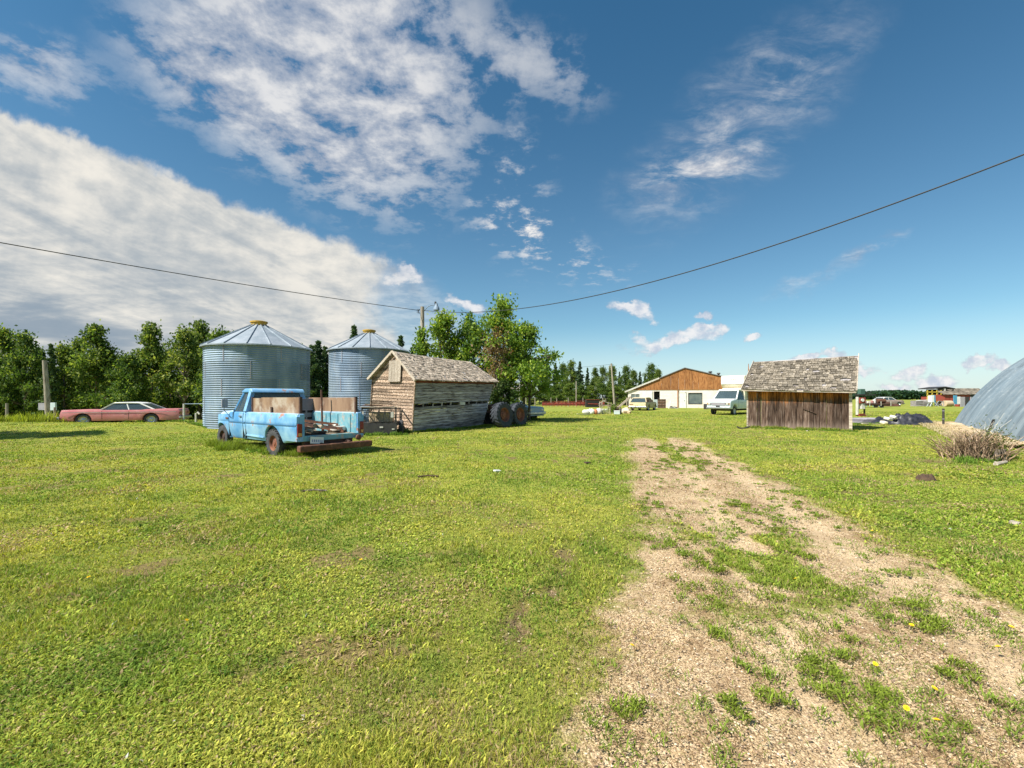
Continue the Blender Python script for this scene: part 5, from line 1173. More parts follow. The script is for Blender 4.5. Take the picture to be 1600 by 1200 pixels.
for i, (p, tp, k, v, wd) in enumerate(LT):
    put(k, v, p, tp, 40+3.2*((i*7) % 5)/2, f'{"spruce" if k == "s" else "leafy poplar"} in the dark tree line at left, {ORD[i]} from its left end', 'trees in the left tree line', wd)
for i in range(17):
    p = -60+i*33+rnd(-8, 8); put('b' if i % 3 else 's', (0, 2, 0, 2)[i % 4] if i % 3 else i % 2, p, rnd(558, 590), 51+rnd(0, 4), f'shaded tree in the back row of the left tree line, {ORD[i]} from its left end', 'back row of the left tree line', 1.5)
for i in range(9):
    p = -30+i*56+rnd(-8, 8); put('b', (2, 0)[i % 2], p, rnd(604, 622), 45+rnd(0, 3), f'low bush under the left tree line, {ORD[i]} from its left end', 'undergrowth below the left tree line', 1.7)
SP = [(487, 538, 0, 'leftmost dark spruce seen between the two grain bins'), (497, 531, 1, 'middle dark spruce seen between the two grain bins'), (508, 540, 0, 'dark spruce touching the left edge of the second grain bin'),
      (553, 507, 1, 'dark spruce top rising behind the roof of the second grain bin'), (613, 536, 0, 'spruce top just right of the second grain bin roof'), (626, 523, 1, 'pointed spruce top above the granary ridge'), (644, 541, 0, 'small spruce top left of the yard light pole')]
for i, (p, tp, v, lb) in enumerate(SP): put('s', v, p, tp, 40+(i*5) % 4*1.3, lb, 'spruces behind the grain bins', 1.15)
RT = [(690, 590, 'b', 0), (725, 583, 'b', 2), (760, 585, 'b', 0), (790, 580, 'b', 2), (820, 575, 'b', 0), (843, 566, 'b', 1), (856, 561, 's', 0), (868, 566, 's', 1), (880, 570, 'b', 0), (893, 566, 'b', 2), (906, 564, 's', 0), (918, 574, 's', 1), (930, 576, 'b', 1), (942, 571, 'b', 3), (957, 573, 'b', 0), (968, 580, 's', 1), (978, 573, 'b', 2), (990, 580, 'b', 0), (1000, 580, 's', 1), (1008, 584, 's', 0), (1018, 570, 'b', 2), (1028, 578, 'b', 0), (1040, 588, 's', 0)]
for i, (p, tp, k, v) in enumerate(RT):
    put(k, v, p, tp, 84+((i*5) % 7)*1.8, f'{"spruce" if k == "s" else "poplar"} in the far wood left of the workshop, {ORD[i]} from its left end', 'trees in the wood behind the workshop', .78 if k == 'b' else .9)
for i in range(22):
    p = 640+i*19+rnd(-4, 4); put('b', (2, 0)[i % 2], p, rnd(596, 606), 80+rnd(0, 3), f'low bush along the front of the far wood, {ORD[i]} from its left end', 'bushes before the far wood', 1.7)
# trees outside the picture at left, whose shade falls across the lawn
for k, (x, y, s) in enumerate(((-23.2, 14.4, 1.05),)):
    o = copy_tree(PB[3]); o.location = (x, y, G0(x, y)); o.scale = (s*.9, s*.9, s); o['label'] = 'leafy tree beyond the left edge shading the lawn'; o['group'] = 'trees left of the picture'
# far wood on the right horizon
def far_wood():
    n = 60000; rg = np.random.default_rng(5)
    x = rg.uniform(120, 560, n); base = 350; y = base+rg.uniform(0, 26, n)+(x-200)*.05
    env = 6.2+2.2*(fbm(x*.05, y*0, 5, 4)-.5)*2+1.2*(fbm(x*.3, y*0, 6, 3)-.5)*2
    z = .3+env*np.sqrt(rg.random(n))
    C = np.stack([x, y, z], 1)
    o = leaf_mesh('far_wood', C, 1.5, leaf_cols(C*.1, n, (.075, .15, .075), (.10, .17, .08), (.045, .10, .065), .8), MLEAF, None, elong=1.2)  # distance haze is painted into these leaf colours as a bluish green
    tag(o, 'low wood in haze-tinted green along the right horizon', kind='stuff')
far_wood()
# ================================================================ poles and wires
def pole(x, y, h, r, lab, lean=(0, 0), name='utility_pole', cat='utility pole', group=None):
    t = empty(name, loc_at(x, y), 0, lab, cat, group)
    q = MB(); q.tube([(0, 0, -.3), (lean[0]*.5, lean[1]*.5, h*.5), (lean[0], lean[1], h)], r, 12, r1=r*.72); q.build('post', POLE, t, smooth=True, auto=40); return t
t = pole(-5.35, 27.5, 6.95-G0(-5.35, 27.5), .155, 'tall wooden yard light pole with lamp rising behind the granary', (.0, 0), cat='light pole')
zt = 6.95-G0(-5.35, 27.5)
q = MB(); q.tube([(.12, 0, zt-.25), (.30, -.05, zt-.02), (.55, -.08, zt+.08), (.80, -.1, zt+.05)], .025, 8); q.build('lamp_arm', GALV, t)
q = MB(); q.lathe([(.0, .16), (.07, .15), (.09, .02), (.17, -.10), (.19, -.24), (.17, -.25), (.15, -.12), (0, -.05)], 20, Matrix.Translation((.86, -.1, zt+.02))); q.build('lamp_shade', GALV, t, smooth=True, auto=50)
q = MB(); q.box((.80, -.1, zt+.20), (.10, .10, .16)); q.build('photocell', BLACK, t)
q = MB()
for a in np.linspace(0, 2*pi, 9)[:-1]: q.tube([(-.14, 0, zt-.15), (-.30+.06*cos(a), .0, zt-.25+.12*sin(a)), (-.16, 0, zt-.4)], .008, 4)
q.build('wire_coil', WIRE, t)
# meter pole at left
t = pole(-30.15, 30.0, 3.95-G0(-29.6, 30)+0, .17, 'weathered short pole with a meter box before the dark trees', (-.28, 0), cat='utility pole')
zb_ = .95-G0(-29.6, 30)
q = MB(); q.box((.42, -.12, zb_), (.32, .12, .50)); q.build('meter_box', VANBLUE, t, bevel=.01)
q = MB(); q.box((-.40, -.05, zb_), (.42, .06, .46)); q.build('back_board', GREYM, t)
pole(10.0+1.3, 50.5, 5.1, .13, 'leaning utility pole left of the workshop', (-.42, 0))
t = pole(17.9, 62.5+22, 7.2, .16, 'utility pole standing behind the workshop roof', (-.05, 0))
pole(9.9, 71.0, 3.9, .10, 'thin pale pole before the far wood', (0, 0))
def wire(name, a, b, sag, r, lab, n=40):
    a = Vector(a); b = Vector(b); q = MB()
    q.tube([a.lerp(b, i/n)-Vector((0, 0, 4*sag*(i/n)*(1-i/n))) for i in range(n+1)], r, 6)
    tag(q.build(name, WIRE), lab, 'power line', 'overhead wires')
wire('power_line', (-5.5, 27.45, 6.72), (-5.5-10.95*1.6, 27.45-12.8*1.6, 6.75), .28, .016, 'black overhead wire running from the yard light pole to the left')
q = MB(); q.tube([(-5.2+15.75*t_, 27.45-17.95*t_, 6.72-4.80*t_+4.60*t_*t_) for t_ in np.linspace(0, 1.15, 60)], .016, 6)
tag(q.build('power_line', WIRE), 'black overhead wire sagging from the yard light pole to the upper right', 'power line', 'overhead wires')
wire('power_line', (10.9, 50.5, 5.2), (17.85, 84.5, 7.2), .5, .014, 'thin wire between the two poles by the workshop')
wire('power_line', (10.9, 50.5, 5.2), (-12, 96, 8.4), .8, .014, 'thin wire from the leaning pole towards the far wood')
# ================================================================ corrugated shed behind the maples
t = empty('metal_shed', loc_at(-1.9, 34.5), .05, 'small grey corrugated shed behind the tractor wheels', 'shed')
q = MB(); 
for k in range(26): q.box((k*.09+.04, -.02*(k % 2), 1.1), (.088, .03, 2.3), None, rt())
q.build('front_wall', M_plain('pale_grey_sheet', (.36, .36, .38), (.46, .45, .46), rough=.6, tone=.15), t)
q = MB(); q.bx(0, .05, .02, 2.5, 0, 2.2); q.bx(2.31, 2.36, .02, 2.5, 0, 2.2); q.bx(0, 2.36, 2.5, 2.55, 0, 2.2); q.build('side_wall', GREYM, t)
q = MB(); q.panel([(-.1, -.1, 2.28), (2.46, -.1, 2.28), (2.46, 2.6, 2.1), (-.1, 2.6, 2.1)], .05); q.build('roof', GALVROOF, t)
q = MB(); q.cyl((2.46, -.12, 0), (2.46, -.12, 2.5), .03); q.bar((2.4, -.12, 2.42), (2.75, -.12, 2.40), .04); q.build('white_pipe', OFFW, t)
# ================================================================ fences
def post(x, y, h, r, lab, grp, mt=None, lean=0):
    q = MB(); q.tube([(0, 0, -.2), (lean*.5, 0, h*.5), (lean, 0, h)], r, 8, r1=r*.85, tone=rt()); o = q.build('fence_post', mt or POLE, smooth=True, auto=40, loc=loc_at(x, y)); return tag(o, lab, 'fence post', grp)
post(-28.5, 26.0, 1.15, .07, 'short fence post in the tall weeds at the left edge', 'fence posts')
post(-26.2, 26.4, .9, .06, 'thin fence post left of the meter pole', 'fence posts')
post(-35.5, 27.5, 1.2, .08, 'fence post beyond the left edge of the lawn', 'fence posts')
for i, (p, y) in enumerate(((822, 70), (836, 70), (861, 69), (870, 71), (888, 70), (911, 72), (986-44, 69), (979, 70))):
    post((p-800)/F*y, y, 1.35, .07, f'distant fence post before the far wood, {ORD[i]} from the left', 'distant fence posts')
q = MB()
for z in (.3, .6, .9, 1.15): q.tube([(-6, 71, G0(-6, 71)+z), (6, 71, G0(6, 71)+z), (20, 71, G0(20, 71)+z)], .012, 4)
tag(q.build('wire_fence', WIRE), 'thin wire fence strands between the distant posts', 'fence')
t = empty('pipe_gate', loc_at(-19.3, 27.1), 0, 'thin metal pipe rail gate right of the pink car', 'gate')
q = MB(); q.cyl((0, 0, -.1), (0, 0, 1.1), .05, n=8); q.build('gate_post', OFFW, t); q = MB(); q.cyl((4.2, 0, -.1), (4.2, 0, 1.1), .05, n=8); q.build('gate_post', OFFW, t)
q = MB(); q.cyl((0, 0, 1.08), (4.2, 0, 1.12), .022, n=8); q.build('top_rail', GALV, t)
t = empty('hay_rake_wheel', loc_at(-17.15, 26.3), .9, 'dark old spoked wheel with white post left of the large grain bin', 'wheel')
q = MB(); q.lathe([(.42+.07*cos(a), .10*sin(a)) for a in np.linspace(0, 2*pi, 9)[:-1]], 28, Matrix.Translation((0, 0, .45)) @ Matrix.Rotation(pi/2, 4, 'X'), closed=True); q.build('tyre', RUBBER, t, smooth=True)
q = MB()
for k in range(5): a = k*pi/5; q.bar((-.38*cos(a), 0, .45-.38*sin(a)), (.38*cos(a), 0, .45+.38*sin(a)), .03)
q.build('spoke', OFFW, t)
q = MB(); q.tube([(-.62, 0, -.1), (-.62, 0, .55), (-.52, 0, .62), (-.42, 0, .5)], .05, 8); tag(q.build('white_post', OFFW, loc=loc_at(-17.35, 26.2)), 'short white bent post beside the spoked wheel at the bin', 'post')
# ================================================================ red machinery row far centre
def machine(x, y, w_, h, lab, dark=False):
    t = empty('feed_bunk', loc_at(x, y), rnd(-.05, .05), lab, 'farm machinery', 'red farm machinery before the far wood')
    m_ = DRUST if dark else RED; q = MB()
    q.bx(-w_/2, w_/2, -.4, -.36, .25, h*.8); q.bx(-w_/2, w_/2, .36, .4, .25, h*.8); q.bx(-w_/2, w_/2, -.4, .4, .2, .26); q.build('trough', m_, t)
    q = MB()
    for k in range(int(w_/.5)+1): q.bar((-w_/2+.5*k, -.42, 0), (-w_/2+.5*k, -.42, h*(1.0 if k % 2 else .92)), .05)
    q.build('upright', m_, t)
    q = MB(); q.bar((-w_/2, -.42, h*.95), (w_/2, -.42, h*.95), .05, .06); q.bar((-w_/2, -.42, h*.5), (w_/2, -.42, h*.5), .05, .06); q.build('rail', m_, t)
for i, (p0, p1, h, d_) in enumerate(((847, 866, .75, 0), (866, 884, .85, 0), (884, 899, .8, 0), (900, 914, .9, 0), (932, 944, .85, 0))):
    y = 66; machine(((p0+p1)/2-800)/F*y, y, (p1-p0)/F*y*.97, h, f'long low red steel feed rack before the far wood, {ORD[i]} from the left', d_)
t = empty('steel_bin', loc_at(11.3, 65.), 0, 'black rusty open steel bin among the red farm machinery', 'bin')
q = MB(); q.prism([(-.85, 0), (.85, 0), (.9, 1.05), (-.9, 1.05)], -.6, -.56); q.prism([(-.85, 0), (.85, 0), (.9, 1.05), (-.9, 1.05)], .56, .6); q.bx(-.9, -.84, -.56, .56, 0, 1.05); q.bx(.84, .9, -.56, .56, 0, 1.05); q.bx(-.84, .84, -.56, .56, 0, .05); q.build('box', DARK, t)
q = MB(); q.bar((-.9, -.62, 1.05), (.9, -.62, 1.05), .05); q.bar((-.9, .62, 1.05), (.9, .62, 1.05), .05); q.bar((-.7, -.63, .5), (.7, -.63, .45), .05, .1); q.build('rim', RED, t)
# ================================================================ yard clutter near the workshop
def thing(name, mb, m_, x, y, rz, lab, cat, grp=None, bevel=0, smooth=False, seg=2, dz=0):
    o = mb.build(name, m_, bevel=bevel, smooth=smooth, seg=seg, loc=(x, y, G0(x, y)+dz)); o.rotation_euler.z = rz; return tag(o, lab, cat, grp)
def X_(p, y): return (p-800)/F*y
def sack(w_, h, d_):
    q = MB(); n = 14; m_ = 7
    vs = []
    for j in range(m_+1):
        v = j/m_*pi
        for i in range(n):
            u = 2*pi*i/n; r = 1+.14*(vn(i*1.3+rnd(0, .4), j*1.7, 3)-.5)*2
            vs.append((w_/2*sin(v)**.7*cos(u)*r, d_/2*sin(v)**.7*sin(u)*r, h*(.5-.5*cos(v))*float(r)))
    fs = [(j*n+i, j*n+(i+1) % n, (j+1)*n+(i+1) % n, (j+1)*n+i) for j in range(m_) for i in range(n)]
    return q.add(vs, fs)
y = 39.
thing('sack', sack(.85, .42, .5), OFFW, X_(917, y), y, .3, 'leftmost white sack lying flat on the grass by the pole', 'sack', 'sacks on the grass', smooth=True, dz=-.02)
thing('sack', sack(.62, .48, .5), WHITEP, X_(924, y), y, -.2, 'white sack upright between the flat sack and orange bag', 'sack', 'sacks on the grass', smooth=True, dz=-.02)
thing('bag', sack(.42, .44, .4), M_plain('orange_plastic', (.55, .16, .06), (.5, .22, .12), rough=.6), X_(930, y), y, .1, 'orange bag beside the white sacks', 'bag', smooth=True, dz=-.02)
thing('sack', sack(.5, .5, .4), OFFW, X_(936, y+.4), y+.4, .1, 'white sack between the orange bag and wooden frame', 'sack', 'sacks on the grass', smooth=True, dz=-.02)
q = MB(); q.box((0, 0, .05), (1.1, .2, .04), (0, .06, .2), .8); thing('plank', q, PLANK, X_(911, y-1), y-1, .2, 'pale plank lying on the grass before the white sacks', 'plank')
t = empty('wooden_frame', loc_at(X_(945, 40.5), 40.5), .1, 'rickety wooden stand with sloping top boards near the workshop', 'wooden stand')
for a, b_ in (((-.38, -.3, 0), (-.34, -.3, 1.0)), ((.38, -.3, 0), (.36, -.3, .85)), ((-.36, .3, 0), (-.36, .3, 1.05)), ((.4, .3, 0), (.4, .3, .85))):
    q = MB(); q.bar(a, b_, .07, .07); q.build('leg', PLANK, t)
q = MB(); q.bar((-.5, -.34, .74), (.5, -.34, .72), .03, .10); q.bar((-.5, .34, .74), (.5, .34, .72), .03, .10); q.build('cross_rail', WOOD_SUN, t)
q = MB(); q.bar((-.30, -.36, 1.12), (.62, -.30, .82), .10, .06); q.bar((-.42, .2, .92), (.2, .25, 1.2), .08, .05); q.bar((-.55, 0, .85), (-.1, 0, 1.15), .08, .05); q.build('top_board', PLANK, t)
for k, (p, lb) in enumerate(((942.5, 'left white bucket under the rickety wooden stand'), (947.5, 'right white bucket under the rickety wooden stand'))):
    q = MB(); q.lathe([(0, .01), (.13, 0), (.16, .40), (.17, .41), (.165, .43), (.15, .42), (.12, .03), (0, .03)], 20); thing('bucket', q, WHITEP, X_(p, 39.6), 39.6, 0, lb, 'bucket', 'white buckets under the stand', smooth=True)
# chute leaning towards the workshop
t = empty('feed_chute', loc_at(X_(965, 43), 43), 0, 'pale wooden chute propped up at an angle by the workshop', 'chute')
q = MB(); q.bar((-.1, 0, .3), (1.25, .1, 1.42), .34, .04, .9); q.bar((-.1, -.17, .36), (1.25, -.07, 1.48), .03, .14, .7); q.bar((-.1, .17, .36), (1.25, .27, 1.48), .03, .14, .7); q.build('trough', PLANK, t)
q = MB(); q.bar((1.0, .05, 0), (1.05, .05, 1.2), .06); q.bar((.1, 0, 0), (.05, 0, .4), .08); q.build('prop', WOOD_SUN, t)
q = MB(); q.bx(-.32, .05, -.2, .2, .1, .5); q.build('chute_box', DRUST, t)
t = empty('cooler', loc_at(X_(964, 39), 39), -.15, 'white and black cooler box on the grass before the chute', 'cooler')
q = MB(); q.bx(-.24, .24, -.16, .16, .0, .26); q.build('box', VANBLUE, t, bevel=.02); q = MB(); q.bx(-.25, .25, -.17, .17, .26, .32); q.build('lid', WHITEP, t, bevel=.02)
q = MB(); q.lathe([(0, 0), (.10, 0), (.11, .45), (.05, .5), (0, .5)], 14); thing('jug', q, BLACK, X_(969.5, 39), 39, 0, 'black jug standing beside the cooler', 'jug', smooth=True)
for k, (p, y, s, lb) in enumerate(((973, 41.5, .34, 'tan rubble block left of the estate car'), (976.5, 40.8, .30, 'low pale rubble block before the estate car'), (980, 41.8, .42, 'tallest tan rubble block behind the pale ones'), (983, 40.6, .28, 'pale rubble block nearest the estate car bumper'), (977, 42.4, .5, 'brown broken block leaning at the back of the rubble'))):
    q = MB(); q.box((0, 0, s*.45), (s*1.1, s*.8, s*.9), (rnd(-.3, .3), rnd(-.3, .3), rnd(0, 3))); thing('rubble_block', q, STRAW if k % 2 else CREAM, X_(p, y), y, 0, lb, 'rubble', 'rubble by the estate car', bevel=.05)
q = MB()
for k in range(14): a = Vector((rnd(-.7, .7), rnd(-.4, .4), rnd(.1, .7))); q.bar(a, a+Vector((rnd(-.5, .5), rnd(-.3, .3), rnd(-.3, .35))), .03, .05, rt())
thing('scrap_wood', q, WOOD_SUN, X_(978, 42.5), 42.5, 0, 'tangle of scrap wood behind the rubble blocks', 'scrap wood')
broad('shrub', .75, .35, 'small green bush beside the wooden stand', 'shrub', loc_at(X_(956, 43), 43), nl=900, ncl=12, leaf=.10, low=.05, shape=.9, sig=.9, seed=61)
# things against the workshop
t = empty('steel_rack', loc_at(X_(1034, 57.5), 57.5), -.26, 'rusty steel mesh crate leaning by the workshop opening', 'crate')
q = MB()
for k in range(6): q.bar((-.48+k*.19, 0, 0), (-.48+k*.19, .05, 1.15), .045)
for z in (.05, .4, .75, 1.12): q.bar((-.5, 0, z), (.5, 0, z), .045)
q.build('grid', RUST, t); q = MB(); q.bx(-.47, .46, .06, .09, .05, 1.1); q.build('back_sheet', WOOD_SUN, t)
q = MB(); q.bar((0, 0, 0), (.35, .1, 1.05), .08, .05); q.bar((.1, 0, .1), (1.1, -.1, .06), .08, .05); q.bar((.3, 0, .35), (.9, .1, .05), .07, .05); thing('broken_boards', q, WHITEP, X_(1045, 56.5), 56.5, 0, 'broken white frame boards leaning by the workshop door', 'boards')
q = MB(); q.box((0, 0, .12), (.9, .5, .24), (0, .1, .3)); thing('rubbish_heap', q, DRUST, X_(1052, 57), 57, 0, 'low dark heap of scrap left of the white workshop door', 'scrap heap', bevel=.08)
t = empty('barrel', loc_at(X_(1103, 53.5), 53.5), 0, 'black plastic barrel between the workshop window and motorhome', 'barrel')
q = MB(); q.lathe([(0, 0), (.24, 0), (.25, .05), (.26, .3), (.25, .58), (.24, .62), (.21, .62), (.2, .1), (0, .1)], 20); q.build('barrel_body', BLACK, t, smooth=True, auto=40)
# ================================================================ right side clutter
t = empty('old_machine', loc_at(X_(1344, 36), 36), .1, 'old red machine with green box on top behind the board shed', 'farm machine')
q = MB(); q.bx(-.22, .34, -.2, .2, .0, .12); q.bx(-.25, .2, -.22, -.1, .12, .2); q.build('base', RED, t)
q = MB(); q.bx(-.02, .30, -.15, .15, .55, 1.0); q.bx(-.3, -.2, -.1, .1, .1, 1.5); q.build('cabinet', OFFW, t, bevel=.02)
q = MB(); q.bx(-.18, .32, -.18, .18, 1.0, 1.45); q.build('housing', RED, t, bevel=.02)
q = MB(); q.bar((.36, 0, .1), (.36, 0, 1.9), .09); q.bar((-.1, .1, .1), (-.1, .1, .6), .08); q.build('mast', BLACK, t)
q = MB(); q.bx(-.1, .30, -.15, .15, 1.70, 2.12); q.build('top_box', GREEN, t, bevel=.02)
q = MB(); q.bx(-.25, 1.15, -.2, .2, 1.62, 1.70); q.bx(.3, .9, -.1, .1, 1.78, 1.86); q.build('arm', BLACK, t)
q = MB(); q.cyl((-.0, -.2, 1.25), (-.0, -.26, 1.25), .12, n=16); q.build('dial', WHITEP, t)
GS = M_plain('weathered_sheet', (.24, .22, .25), (.34, .32, .34), rough=.75, tone=.25, scale=3, stretch=(1, 8, 1))
for k in range(5):
    q = MB(); q.box((0, 0, .03), (2.1-.12*k, 1.7, .035), (rnd(-.02, .02), rnd(-.03, .03), rnd(-.08, .08)), rt()); y = 27.4+.05*k
    thing('grey_sheet', q, GS, X_(1352, y)+.05*k, y, .05, ('grey weathered sheet lying lowest in the flat stack by the board shed', 'second lowest grey sheet in the flat stack by the board shed', 'middle grey sheet in the flat stack by the board shed', 'second topmost grey sheet in the flat stack by the board shed', 'topmost grey sheet of the flat stack by the board shed')[k], 'metal sheet', 'flat sheets right of the board shed', dz=.05*k)
q = MB(); q.box((0, 0, .05), (1.2, .12, .04), (0, .05, .1), .9); thing('plank', q, PLANK, X_(1361, 25.4), 25.4, .1, 'pale plank in front of the flat grey sheets', 'plank')
def heap(w_, d_, h, seed, wr=.35):
    n, m_ = 64, 44; u = np.linspace(-1, 1, n); v = np.linspace(-1, 1, m_); U_, V_ = np.meshgrid(u, v)
    r = np.sqrt(U_**2+V_**2); e = np.clip(1-r**2.4, 0, 1)
    rid = np.abs(fbm(U_*2.2+seed, V_*3.4, seed, 4)-.5)*2; rid2 = np.abs(fbm(U_*5+seed, V_*8, seed+3, 3)-.5)*2
    Z_ = h*e*(.62+wr*2.0*(fbm(U_*1.6+seed, V_*1.6, seed, 3)-.5)-.75*wr*rid) - .18*h*rid2*np.sqrt(e) - .03
    V3 = np.stack([U_*w_/2, V_*d_/2, Z_], -1).reshape(-1, 3)
    i = np.arange(n-1)[None, :]+n*np.arange(m_-1)[:, None]
    return V3, np.stack([i, i+1, i+n+1, i+n], -1).reshape(-1, 4)
V3, fc = heap(3.2, 2.2, 1.15, 9, .62); o = np_mesh('tarp_heap', V3, fc, TARP, smooth=False); o.location = loc_at(X_(1407, 26.2), 26.2); o.rotation_euler.z = -.35; tag(o, 'crumpled heap of black plastic tarp on the grass right of the shed', 'tarp')
for k, (px_, y, z, w_, a, mt, lb) in enumerate(((1388, 25.1, .34, .40, .4, OFFW, 'white folded bag lying on the left of the black tarp heap'), (1381, 24.9, .14, .26, .1, CREAM, 'cream box at the left foot of the black tarp heap'), (1396, 25.6, .42, .26, .5, OFFW, 'white scrap on top of the black tarp heap'))):
    q = MB(); q.box((0, 0, z), (w_, .3, .16), (.2, a*.4, a)); thing('bag' if k != 1 else 'box', q, mt, X_(px_, y), y, 0, lb, 'bag' if k != 1 else 'box', bevel=.05, seg=3, smooth=True)
for k, (z, lb) in enumerate(((.34, 'pale pole sticking out of the right of the tarp heap, upper one'), (.20, 'pale pole sticking out of the right of the tarp heap, lower one'))):
    q = MB(); q.tube([(-.9, 0, z-.05), (.35, -.05, z)], .03, 6); thing('pole', q, PLANK, X_(1425, 25.6), 25.6, -.1, lb, 'pole', 'poles in the tarp heap')
q = MB(); q.tube([(0, 0, .02), (.5, .05, .05), (1.0, -.05, .03)], .03, 6); q.box((.55, 0, .05), (.5, .25, .07), (0, .05, .3)); thing('branch', q, SOIL, X_(1444, 24.6), 24.6, 0, 'flat brown branch litter between the tarp heap and black post', 'branch')
q = MB(); q.tube([(0, 0, -.1), (0, 0, .93)], .05, 12); q2 = q; o = thing('short_post', q, BLACK, X_(1474, 23.8), 23.8, 0, 'short black metal post at the end of the straw strip', 'post')
q = MB(); q.lathe([(.052, .80), (.056, .80), (.056, .83), (.052, .83)], 12); q.lathe([(.052, .38), (.056, .38), (.056, .41), (.052, .41)], 12); r_ = q.build('ring', GREYM, o)
# straw / gravel strip along the quonset
def strip():
    A = np.array([24.75, 25.9]); d = np.array([-.603, -.797]); nn_ = np.array([.797, -.603])
    n, m_ = 150, 24; s = np.linspace(-1.2, 15.5, n); v = np.linspace(-1, .25, m_); S, V_ = np.meshgrid(s, v)
    wd = 1.35+.5*(fbm(S*.6, S*0, 3, 3)-.5)*2
    off = V_*wd; X3 = A[0]+d[0]*S+nn_[0]*off; Y3 = A[1]+d[1]*S+nn_[1]*off
    e = np.clip((V_+1)/.5, 0, 1)*np.clip((S+1.2)/1.2, 0, 1)
    Z3 = zg(X3, Y3)-.05+e*(.14+.10*(fbm(X3*1.2, Y3*1.2, 5, 4)-.5)*2+.06*(fbm(X3*7, Y3*7, 6, 3)-.5)*2)
    i = np.arange(n-1)[None, :]+n*np.arange(m_-1)[:, None]
    o = np_mesh('straw_strip', np.stack([X3, Y3, Z3], -1).reshape(-1, 3), np.stack([i, i+1, i+n+1, i+n], -1).reshape(-1, 4), STRAW)
    tag(o, 'pale straw and gravel strip along the foot of the quonset', kind='stuff')
    k = 5000; s = RNG.uniform(-1, 15, k); v = RNG.uniform(-1.25, .2, k); x = A[0]+d[0]*s+nn_[0]*v*1.3; y = A[1]+d[1]*s+nn_[1]*v*1.3
    col = np.array([.66, .54, .36])*RNG.uniform(.6, 1.2, (k, 1)); col = np.concatenate([col, np.ones((k, 1))], 1)
    blades('straw_litter', x, y, RNG.uniform(.05, .16, k), np.full(k, .018), RNG.uniform(1.2, 1.75, k), col, np.zeros(k, bool), 'loose dry straw scattered along the quonset', z0=zg(x, y)+.06)
strip()
# dead brush pile
def brush():
    bx_, by_ = 11.42, 11.3
    t = empty('brush_clump', loc_at(bx_, by_), 0, 'cut dead shrub clump of tan stubby stems beside the quonset', 'dead shrub')
    q = MB()
    for k in range(520):
        a = rnd(0, 2*pi); r = min(.62, abs(random.gauss(0, .34))); x, y = r*cos(a)*1.1-.08, r*sin(a)*.8; ln = rnd(.25, .78)*(1-.3*r)
        lx, ly = x*.4+random.gauss(0, .22), y*.4+random.gauss(0, .2)
        q.tube([(x, y, 0), (x+lx*.25+rnd(-.04, .04), y+ly*.3, ln*.45), (x+lx*.7+rnd(-.08, .08), y+ly*.6, ln*.8), (x+lx+rnd(-.12, .12), y+ly, ln)], rnd(.005, .016), 4, r1=.003, tone=rt())
    q.build('cut_stems', m_wood('dead_stems', 'z', (.09, .055, .035), (.33, .225, .145), (.58, .44, .31), .5), t)
    q = MB()
    for k in range(14): q.tube([(rnd(-.4, .7), rnd(-.2, .2), 0), (rnd(-.3, .6), 0, .5), (rnd(-.1, .7), rnd(-.2, .2), rnd(.75, 1.15))], .007, 4, r1=.003)
    q.build('tall_twigs', M_plain('pale_twig', (.52, .47, .38), (.6, .56, .48)), t)
    q = MB()
    for x in (.05, .26): q.cyl((x, -.35, -.05), (x+rnd(-.1, .1), -.38, .28), .07, .05, 9)
    q.build('stump', BARK, t)
    n = 2200; C = np.stack([RNG.normal(.38, .24, n), RNG.normal(0, .14, n), np.abs(RNG.normal(.30, .24, n))], 1)
    leaf_mesh('green_shoots', C, .022, leaf_cols(C, n, (.12, .17, .04), (.24, .27, .10), (.07, .11, .03), 3.), MLEAF, t, elong=2.2)
    q = MB(); q.tube([(0, 0, 0), (.3, .1, .52), (.52, .15, .92)], .028, 7); q.tube([(.34, .12, .62), (.22, .12, .66)], .022, 6); thing('dark_stick', q, DARK, bx_+.55, by_+.5, .0, 'dark stick leaning out of the dead shrub towards the quonset', 'stick')
brush()
q = MB(); q.cyl((0, 0, .03), (.5, .12, .05), .045, .03, 7); q.tube([(.1, 0, .03), (.3, .2, .04)], .02, 5); thing('log', q, PLANK, 10.6, 10.1, .2, 'short pale log on the grass in front of the dead shrub', 'log')
